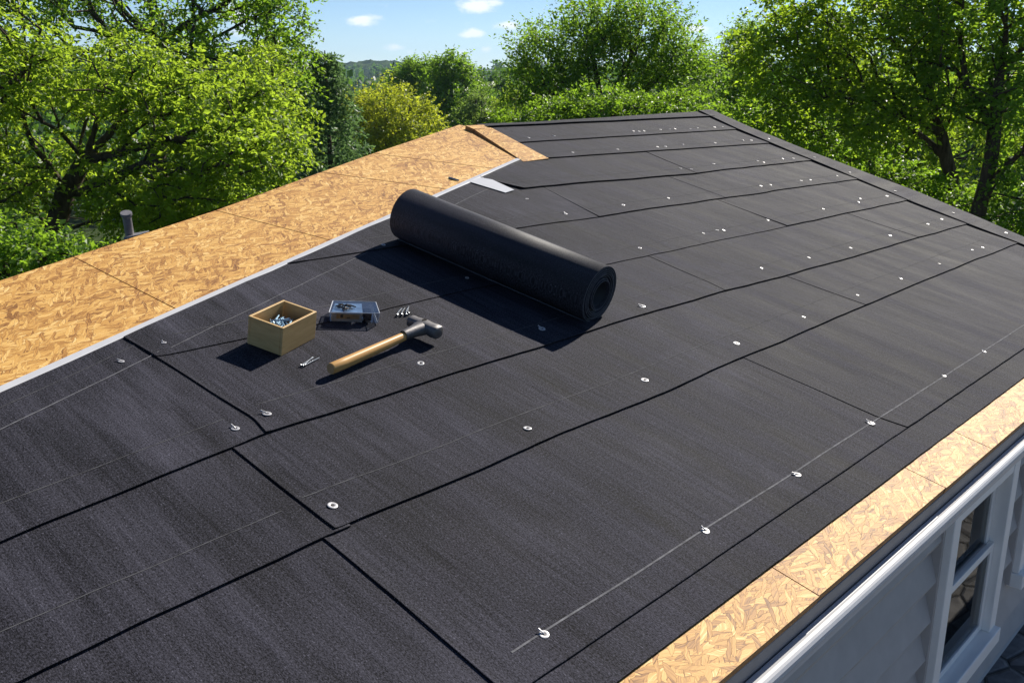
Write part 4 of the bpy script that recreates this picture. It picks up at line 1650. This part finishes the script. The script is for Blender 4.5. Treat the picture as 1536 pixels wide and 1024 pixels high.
# dark room floor inside so that the windows look into a room
mb = MB()
mb.box((XL + .05, WALL_Y + .03, FRONT_Z + .02), (XR - XL - .1, 0, 0), (0, 2.0, 0), (0, 0, .02))
mb.box((XL + .05, WALL_Y + 2.03, FRONT_Z + .02), (XR - XL - .1, 0, 0), (0, .02, 0), (0, 0, 1.1))
mb.build('interior', M['fascia'], HOUSE)


def window(x0, x1, z0, z1):
    """double-hung window with casing, two sashes and glass"""
    y = WALL_Y - .036
    w = empty('window', (x0, y, z0), None, None)
    attach(w, HOUSE)
    mb = MB()
    cw = .058
    def bar(ax0, ax1, az0, az1, y0, y1):
        mb.box((ax0, y0, az0), (ax1 - ax0, 0, 0), (0, y1 - y0, 0), (0, 0, az1 - az0))
    # casing
    bar(x0, x0 + cw, z0 + .055, z1, y - .022, y + .03)
    bar(x1 - cw, x1, z0 + .055, z1, y - .022, y + .03)
    bar(x0 + cw, x1 - cw, z1 - .04, z1, y - .020, y + .03)
    mb.build('frame', M['white_vinyl'], w, bevel=.003)
    mb = MB()
    bar(x0 - .006, x1 + .006, z0, z0 + .055, y - .040, y + .03)
    mb.build('sill', M['white_vinyl'], w, bevel=.004)
    mid = z0 + .055 + (z1 - z0 - .055) * .50
    a, b_ = x0 + cw + .001, x1 - cw - .001
    for lo, hi, yy in ((z0 + .056, mid + .016, y + .004), (mid - .016, z1 - .041, y + .022)):
        mb = MB()
        sw = .026
        bar(a, a + sw, lo, hi, yy, yy + .017)
        bar(b_ - sw, b_, lo, hi, yy, yy + .017)
        bar(a + sw, b_ - sw, lo, lo + sw, yy + .0005, yy + .0165)
        bar(a + sw, b_ - sw, hi - sw, hi, yy + .0005, yy + .0165)
        s = mb.build('sash', M['white_vinyl'], w, bevel=.002)
        mb = MB()
        mb.box((a + sw - .003, yy + .007, lo + sw - .003), (b_ - a - 2 * sw + .006, 0, 0), (0, .003, 0), (0, 0, hi - lo - 2 * sw + .006))
        mb.build('pane', M['glass'], w)
    return w


window(WIN[0][0], WIN[0][1], WZ0, WZ1)
window(WIN[1][0], WIN[1][1], WZ0b, WZ1)


# patio of dark flagstones at the foot of the front wall
def flag_mat():
    m, nt, b = new_mat('flagstone')
    L = nt.links.new
    tc = nt.nodes.new('ShaderNodeTexCoord')
    mp = node(nt, 'ShaderNodeMapping')
    mp.inputs['Scale'].default_value = (5.2, 7.5, 1)
    mp.inputs['Rotation'].default_value = (0, 0, .25)
    L(tc.outputs['Object'], mp.inputs[0])
    ve = node(nt, 'ShaderNodeTexVoronoi', feature='DISTANCE_TO_EDGE', i_Scale=1.0, i_Randomness=.75)
    vo = node(nt, 'ShaderNodeTexVoronoi', i_Scale=1.0, i_Randomness=.75)
    L(mp.outputs[0], ve.inputs['Vector'])
    L(mp.outputs[0], vo.inputs['Vector'])
    nz = node(nt, 'ShaderNodeTexNoise', i_Scale=22.0, i_Detail=6.0)
    L(tc.outputs['Object'], nz.inputs['Vector'])
    s3 = nt.nodes.new('ShaderNodeSeparateColor')
    L(vo.outputs['Color'], s3.inputs[0])
    val = mth(nt, 'MULTIPLY', mth(nt, 'ADD', .55, mth(nt, 'MULTIPLY', s3.outputs[0], .45)), mth(nt, 'MULTIPLY', nz.outputs['Fac'], .36))
    joint = mth(nt, 'GREATER_THAN', ve.outputs['Distance'], .035)
    val = mth(nt, 'MULTIPLY', val, mth(nt, 'ADD', .30, mth(nt, 'MULTIPLY', joint, .70)))
    cc = nt.nodes.new('ShaderNodeCombineColor')
    L(val, cc.inputs[0])
    L(mth(nt, 'MULTIPLY', val, .95), cc.inputs[1])
    L(mth(nt, 'MULTIPLY', val, .93), cc.inputs[2])
    L(cc.outputs[0], b.inputs['Base Color'])
    b.inputs['Roughness'].default_value = .7
    bp = node(nt, 'ShaderNodeBump', i_Strength=.8, i_Distance=.012)
    mr = node(nt, 'ShaderNodeMapRange')
    L(ve.outputs['Distance'], mr.inputs['Value'])
    mr.inputs['From Max'].default_value = .09
    L(mth(nt, 'ADD', mr.outputs[0], mth(nt, 'MULTIPLY', nz.outputs['Fac'], .35)), bp.inputs['Height'])
    L(bp.outputs[0], b.inputs['Normal'])
    return m


mb = MB()
mb.box((-4, -3.5, FRONT_Z - .1), (10.5, 0, 0), (0, 3.5 + WALL_Y - .02, 0), (0, 0, .112))
o = mb.build('patio', flag_mat())
tag(o, kind='structure')


# ------------------------------------------------------------------ things lying on the roof
def roof_frame(u, v, w, ang):
    """matrix whose x axis lies on the roof at an angle from the eave direction"""
    x = UD * math.cos(ang) + VD * math.sin(ang)
    y = ND.cross(x)
    m = Matrix((x, y, ND)).transposed().to_4x4()
    return Matrix.Translation(RP(u, v, w)) @ m


def felt_roll():
    r0 = .0805 * S
    ri = .038 * S
    a = Vector(RP(2.008, 1.604))
    b_ = Vector(RP(1.938, 2.32))
    ax = (b_ - a).normalized()
    side = ax.cross(ND).normalized()
    upv = side.cross(ax).normalized()
    base = a + upv * (r0 + .006)
    Lr = (b_ - a).length
    turns, per = 9, 56
    n = turns * per
    pitch = (r0 - ri) / turns
    th = pitch * .46
    root = empty('felt_roll', a, 'thick black roll of roofing felt lying up the slope', 'roll')
    mb = MB()
    rings = []
    rnd = random.Random(2)
    offs = [rnd.uniform(-.007, .007) for _ in range(turns + 2)]
    for i in range(n + 1):
        t = i / per
        an = -2 * math.pi * t - 2.0
        r = ri + pitch * t
        r *= 1 + .012 * math.sin(an * 2 + t * .7) + .006 * math.sin(3 * an + t)
        k = int(t)
        e = (offs[k] * (1 - (t - k)) + offs[k + 1] * (t - k)) * (1 if t < turns - 1 else 0)
        dr = side * math.cos(an) + upv * math.sin(an)
        rings.append((base + dr * r - ax * e, base + dr * (r + th) - ax * e, base + dr * r + ax * (Lr + e), base + dr * (r + th) + ax * (Lr + e), r * 2 * math.pi * t))
    for i in range(n):
        p, q = rings[i], rings[i + 1]
        uvs = [(p[4], 0), (q[4], 0), (q[4], Lr), (p[4], Lr)]
        outer = i >= n - per - 2
        mb.face([p[1], q[1], q[3], p[3]], uvs, 0)
        mb.face([p[0], q[0], q[2], p[2]], uvs, 0)
        mb.face([p[0], q[0], q[1], p[1]], None, 1)
        mb.face([p[2], q[2], q[3], p[3]], None, 1)
    p = rings[-1]
    mb.face([p[0], p[1], p[3], p[2]], None, 1)
    o = mb.build('felt_layers', [M['felt_roll'], M['roll_edge']], root)
    o.data.polygons.foreach_set('use_smooth', [q.material_index == 0 for q in o.data.polygons])
    # inner core tube
    mb = MB()
    m = 40
    for k in range(m):
        c0, c1 = 2 * math.pi * k / m, 2 * math.pi * (k + 1) / m
        d0, d1 = side * math.cos(c0) + upv * math.sin(c0), side * math.cos(c1) + upv * math.sin(c1)
        for (ra, fl) in ((ri - .004, 0), (ri - .0005, 0)):
            mb.face([base + d0 * ra + ax * .006, base + d1 * ra + ax * .006, base + d1 * ra + ax * (Lr - .006), base + d0 * ra + ax * (Lr - .006)])
        mb.face([base + d0 * (ri - .004) + ax * .006, base + d1 * (ri - .004) + ax * .006, base + d1 * (ri - .0005) + ax * .006, base + d0 * (ri - .0005) + ax * .006])
    mb.build('core', M['core'], root, smooth=True)


M['roll_edge'] = plain('felt_roll_edge', (.085, .09, .105), .6, spec=.35, var=.4, scale=120)
M['core'] = plain('dark_core', (.022, .024, .028), .6, spec=.3, var=.2, scale=40)
felt_roll()


def hammer():
    """long-handled hammer with a forged head"""
    w0_ = .004
    fr = roof_frame(1.182, 1.688, w0_ + roof_w(1.3, 1.72)[0], rad(10.0))
    root = empty('hammer', fr.translation, 'hammer with honey-coloured wooden handle and dark forged head', 'hammer')
    L = .316 * S
    hz = .021
    mb = MB()
    n = 18
    prof = [(0, .0150, .0165), (.004, .0165, .0185), (.05, .0168, .019), (.12, .0165, .0185), (.22, .0155, .017), (.30, .0140, .0152), (.36, .0128, .0140), (L - .02, .0125, .0140)]
    rings = []
    for x, ry, rz in prof:
        z = hz + (.010 * max(0, x / L) ** 1.5)
        rings.append([Vector((x, ry * .9 * math.cos(2 * math.pi * k / n), z + rz * .9 * math.sin(2 * math.pi * k / n))) for k in range(n)])
    for i in range(len(rings) - 1):
        for k in range(n):
            mb.face([rings[i][k], rings[i][(k + 1) % n], rings[i + 1][(k + 1) % n], rings[i + 1][k]], None, 0)
    mb.face(list(reversed(rings[0])), None, 1)
    mb.face(rings[-1], None, 1)
    o = mb.build('handle', [M['handle'], M['endgrain']])
    o.data.polygons.foreach_set('use_smooth', [q.material_index == 0 for q in o.data.polygons])
    o.matrix_basis = fr
    attach(o, root)
    # head: lofted along local y; socket towards the handle
    cx = L + .012
    cz = hz + .014
    mb = MB()
    st = [(-.060, .021, .0185), (-.057, .0265, .0225), (-.040, .0275, .0230), (-.026, .0255, .0215), (.0, .0285, .0222), (.020, .0245, .0210), (.034, .0225, .0190), (.046, .0230, .0190), (.053, .0215, .018), (.056, .017, .0145)]
    rings = []
    m = 16
    for y, a, b_ in st:
        rg = []
        for k in range(m):
            c, s = math.cos(2 * math.pi * k / m), math.sin(2 * math.pi * k / m)
            e = .62
            rg.append(Vector((cx + a * .84 * math.copysign(abs(c) ** e, c), y, cz + b_ * .86 * math.copysign(abs(s) ** e, s))))
        rings.append(rg)
    for i in range(len(rings) - 1):
        for k in range(m):
            mb.face([rings[i][k], rings[i][(k + 1) % m], rings[i + 1][(k + 1) % m], rings[i + 1][k]], None, 0)
    mb.face(list(reversed(rings[0])), None, 0)
    mb.face(rings[-1], None, 0)
    # socket collar
    cr = []
    for x, a, b_ in ((cx - .098, .0138, .0150), (cx - .090, .0152, .0165), (cx - .060, .0170, .0180), (cx - .036, .0215, .0200), (cx - .016, .030, .0215)):
        cr.append([Vector((x, a * math.cos(2 * math.pi * k / n), cz - .003 + b_ * math.sin(2 * math.pi * k / n))) for k in range(n)])
    for i in range(len(cr) - 1):
        for k in range(n):
            mb.face([cr[i][k], cr[i][(k + 1) % n], cr[i + 1][(k + 1) % n], cr[i + 1][k]], None, 0)
    # eye of the head
    eye = [Vector((cx + .004 + .0105 * math.cos(2 * math.pi * k / 14), .004 + .0062 * math.sin(2 * math.pi * k / 14), cz + .0194)) for k in range(14)]
    mb.prism(eye, (0, 0, -.004), 1)
    o = mb.build('head', [M['iron'], M['hole']])
    o.data.polygons.foreach_set('use_smooth', [q.material_index == 0 for q in o.data.polygons])
    o.matrix_basis = fr
    attach(o, root)


hammer()


def nail_mesh(L, r, mat, name='nail', bend=0.0):
    mb = MB()
    tube(mb, [(0, 0, 0), (L * .35, bend * .6, 0), (L * .7, bend * .9, 0), (L * .93, bend, 0), (L, bend, 0)], [r, r, r, r * .9, r * .15], 6)
    tube(mb, [(-.0012, 0, 0), (.0004, 0, 0)], [r * 2.2, r * 2.2], 8)
    return mb.build(name, mat)


def box_of_nails():
    W, Dp, Hh, t = .128 * S, .095 * S, .069 * S, .0075
    w = .004 + roof_w(1.2, 1.85)[0] * .6
    fr = roof_frame(1.148, 1.822, w, rad(19))
    root = empty('wooden_box', fr.translation, 'small open plywood box holding blue-grey fasteners', 'box')

    def part(name, o, ax, ay, az):
        mb = MB()
        mb.box(o, ax, ay, az)
        q = mb.build(name, M['ply'], bevel=.0012)
        q.matrix_basis = fr
        attach(q, root)
    part('side_panel', (0, 0, 0), (W, 0, 0), (0, t, 0), (0, 0, Hh))
    part('side_panel', (0, Dp - t, 0), (W, 0, 0), (0, t, 0), (0, 0, Hh))
    part('end_panel', (0, t + .0004, .0003), (t, 0, 0), (0, Dp - 2 * t - .0008, 0), (0, 0, Hh - .0006))
    part('end_panel', (W - t, t + .0004, .0003), (t, 0, 0), (0, Dp - 2 * t - .0008, 0), (0, 0, Hh - .0006))
    part('bottom_panel', (t + .0003, t + .0004, .0006), (W - 2 * t - .0006, 0, 0), (0, Dp - 2 * t - .0008, 0), (0, 0, .006))
    rnd = random.Random(11)
    proto = None
    for i in range(76):
        if proto is None:
            o = proto = nail_mesh(.058, .0026, M['bluesteel'], 'roofing_screw')
        else:
            o = proto.copy()
            C.objects.link(o)
        k = i // 15
        x = rnd.uniform(.026, W - .085)
        y = rnd.uniform(t + .012, Dp - t - .022)
        an = rnd.uniform(-.6, .6) + (.35 if i % 3 else -.5)
        x1, y1 = x + .058 * math.cos(an), y + .058 * math.sin(an)
        if not (t + .004 < y1 < Dp - t - .004) or x1 > W - t - .004:
            an = .05
        o.matrix_basis = fr @ Matrix.Translation((x, y, (.015 + .0095 * k) + rnd.uniform(0, .002))) @ Euler((0, rnd.uniform(-.10, .05), an)).to_matrix().to_4x4()
        tag(o, 'blue-grey fastener lying in the heap inside the plywood box', 'screw', 'fasteners heaped in the plywood box')


box_of_nails()


def nail_pack():
    """clear clamshell pack with a printed card and a dark block inside, lying on the felt"""
    w = .003 + roof_w(1.44, 1.92)[0]
    fr = roof_frame(1.348, 1.914, w, rad(-31))
    root = empty('clear_pack', fr.translation, 'clear plastic clamshell pack with blue and tan printed card, lying on the felt', 'package')
    L, W, H = .150, .084, .035

    def put(mb, name, mats, bevel=0):
        q = mb.build(name, mats, bevel=bevel)
        q.matrix_basis = fr
        attach(q, root)
    # clear shell: a tapered tray, upper rim and a lid
    mb = MB()
    bot = [Vector((.002, .002, 0)), Vector((L - .002, .002, 0)), Vector((L - .002, W - .003, 0)), Vector((.010, W - .003, 0))]
    top = [Vector((-.004, -.002, H * .92)), Vector((L, -.002, H)), Vector((L, W, H)), Vector((.016, W, H * .95))]
    for k in range(4):
        a, b_ = k, (k + 1) % 4
        mb.face([bot[a], bot[b_], top[b_], top[a]])
    mb.face(bot)
    mb.face(top)
    put(mb, 'shell', M['clear'])
    mb = MB()
    for k in range(4):
        a, b_ = top[k], top[(k + 1) % 4]
        tube(mb, [a, b_], .0016, 6)
    tube(mb, [bot[1], top[1]], .0014, 6)
    tube(mb, [bot[2], top[2]], .0014, 6)
    tube(mb, [bot[1], bot[2]], .0014, 6)
    put(mb, 'rim', M['rimplastic'])
    # printed card folded over the front and top
    mb = MB()
    cl = L * .66
    mb.prism([Vector((.005, .0045, .0008)), Vector((cl, .0045, .0008)), Vector((cl, .003, H - .005)), Vector((.004, .003, H - .007))], (0, .0012, 0), 0)
    mb.prism([Vector((.004, .004, H - .007)), Vector((cl, .004, H - .005)), Vector((cl + .006, W - .008, H - .004)), Vector((.022, W - .008, H - .006))], (0, 0, -.0012), 1)
    # printed blocks on the front face
    for (x0, x1, z0, z1, mi) in ((.020, .090, .010, .026, 2), (.032, .040, .014, .025, 3), (.052, .062, .012, .016, 3), (.066, .084, .018, .021, 3), (.014, .092, .0285, .031, 1)):
        f = lambda x, z: Vector((x, .0043 - .0015 * z / H - .0012, z))
        mb.prism([f(x0, z0), f(x1, z0), f(x1, z1), f(x0, z1)], (0, .0008, 0), mi)
    put(mb, 'printed_card', [M['cardtan'], M['cardblue'], M['cardorange'], M['carddark']])
    mb = MB()
    mb.box((L * .70, .010, .003), (.024, 0, 0), (0, .030, 0), (0, 0, .030))
    put(mb, 'insert_block', M['hole'], bevel=.002)
    mb = MB()
    rnd = random.Random(5)
    for k in range(9):
        x, y = rnd.uniform(.03, .07), rnd.uniform(.02, .055)
        a = rnd.uniform(0, 3.1)
        tube(mb, [(x - .016 * math.cos(a), y - .012 * math.sin(a), .034), (x, y, .037), (x + .016 * math.cos(a), y + .012 * math.sin(a), .0345)], [.002, .0026, .001], 6)
    put(mb, 'packed_clips', M['nailhead'])


M['rimplastic'] = plain('plastic_rim', (.55, .57, .60), .2, spec=.8, var=.1, scale=60)
M['cardtan'] = plain('card_tan', (.40, .36, .32), .5, var=.3, scale=60)
M['cardblue'] = plain('card_blue', (.26, .38, .55), .35, var=.45, scale=45)
M['cardorange'] = plain('card_orange', (.48, .27, .10), .5, var=.35, scale=110)
M['carddark'] = plain('card_dark', (.03, .03, .04), .5, var=.3, scale=60)
nail_pack()


def loose_nails():
    spots = [(1.541, 1.886, 62, .058, .010, 'shiny bent nail'), (1.552, 1.882, 66, .060, .011, ''), (1.563, 1.877, 70, .062, .012, ''), (1.574, 1.880, 76, .060, .012, '')]
    proto = None
    for i, (u, v, a, L, bend, _x) in enumerate(spots):
        if proto is None:
            o = proto = nail_mesh(.060, .0021, M['steel'], 'bent_nail', .011)
        else:
            o = proto.copy()
            C.objects.link(o)
        w = roof_w(u, v)[0]
        o.matrix_basis = roof_frame(u - .012, v - .014, w + .0052, rad(a - 38))
        tag(o, 'bent shiny nail in the little cluster beyond the hammer head', 'nail', 'bent nails by the hammer head')
    proto = None
    for i, (u, v, a) in enumerate(((1.157, 1.760, 22), (1.160, 1.756, 30), (1.166, 1.757, 17))):
        if proto is None:
            o = proto = nail_mesh(.066, .0016, M['steel'], 'thin_nail')
        else:
            o = proto.copy()
            C.objects.link(o)
        o.matrix_basis = roof_frame(u, v, roof_w(u, v)[0] + .004, rad(a))
        tag(o, 'thin straight nail lying loose between the plywood box and hammer handle', 'nail', 'straight nails left of the hammer')


loose_nails()

# small offcut on the bare deck
mb = MB()
a, b_ = LP(2.693, .105, .005), LP(2.687, .048, .005)
tube(mb, [a, b_], [.006, .004], 6)
o = mb.build('metal_offcut', M['bluesteel'])
tag(o, 'small blue-grey metal offcut lying on the bare deck near the white edge', 'offcut')


def vent_pipe():
    foot = at(196, 362, 4.05)
    root = empty('vent_pipe', foot, 'weathered grey vent pipe with collar sticking up behind the bare deck at left', 'pipe')
    top = at(189, 319, 4.0)
    foot2 = at(197, 366, 4.05)
    mb = MB()
    d = (top - foot2)
    r = 6.4 / FOC * 4.2
    tube(mb, [foot2 - d * .9, foot2, foot2 + d * .86, foot2 + d * .9, foot2 + d * .94, top], [r * 1.05, r, r * .98, r * 1.15, r * 1.28, r * 1.25], 18, cap=True)
    o = mb.build('pipe', M['pipe'], root, smooth=False)
    mb = MB()
    ln = d.normalized()
    sx = R2
    hl = [foot2 + d * f - F2 * r * .98 + sx * (-r * .1) for f in (.30, .72)]
    for h in hl:
        pts = [h + sx * (r * .22 * math.cos(2 * math.pi * k / 10)) + ln * (r * .28 * math.sin(2 * math.pi * k / 10)) for k in range(10)]
        mb.prism(pts, F2 * .004, 0)
    mb.build('bolt_hole', M['hole'], root)
    mb = MB()
    c = at(202, 352, 4.02)
    mb.prism([c + R2 * x + F2 * y + Vector((0, 0, z)) for x, y, z in ((-.038, -.03, -.006), (.045, -.03, .008), (.045, .05, .010), (-.038, .05, -.004))], Vector((0, 0, -.05)), 0)
    mb.build('collar', M['pipe'], root, bevel=.003)


vent_pipe()


# ------------------------------------------------------------------ air
def haze_box():
    m = bpy.data.materials.new('air')
    m.use_nodes = True
    nt = m.node_tree
    nt.nodes.remove(nt.nodes['Principled BSDF'])
    pv = nt.nodes.new('ShaderNodeVolumePrincipled')
    pv.inputs['Color'].default_value = (.55, .78, 1.0, 1)
    pv.inputs['Density'].default_value = HAZE
    pv.inputs['Anisotropy'].default_value = .2
    nt.links.new(pv.outputs[0], nt.nodes['Material Output'].inputs['Volume'])
    mb = MB()
    mb.box((-2700, -2700, -60), (5400, 0, 0), (0, 5400, 0), (0, 0, 125))
    o = mb.build('haze', m)
    o.display_type = 'WIRE'
    tag(o, kind='stuff')


HAZE = .0002
haze_box()
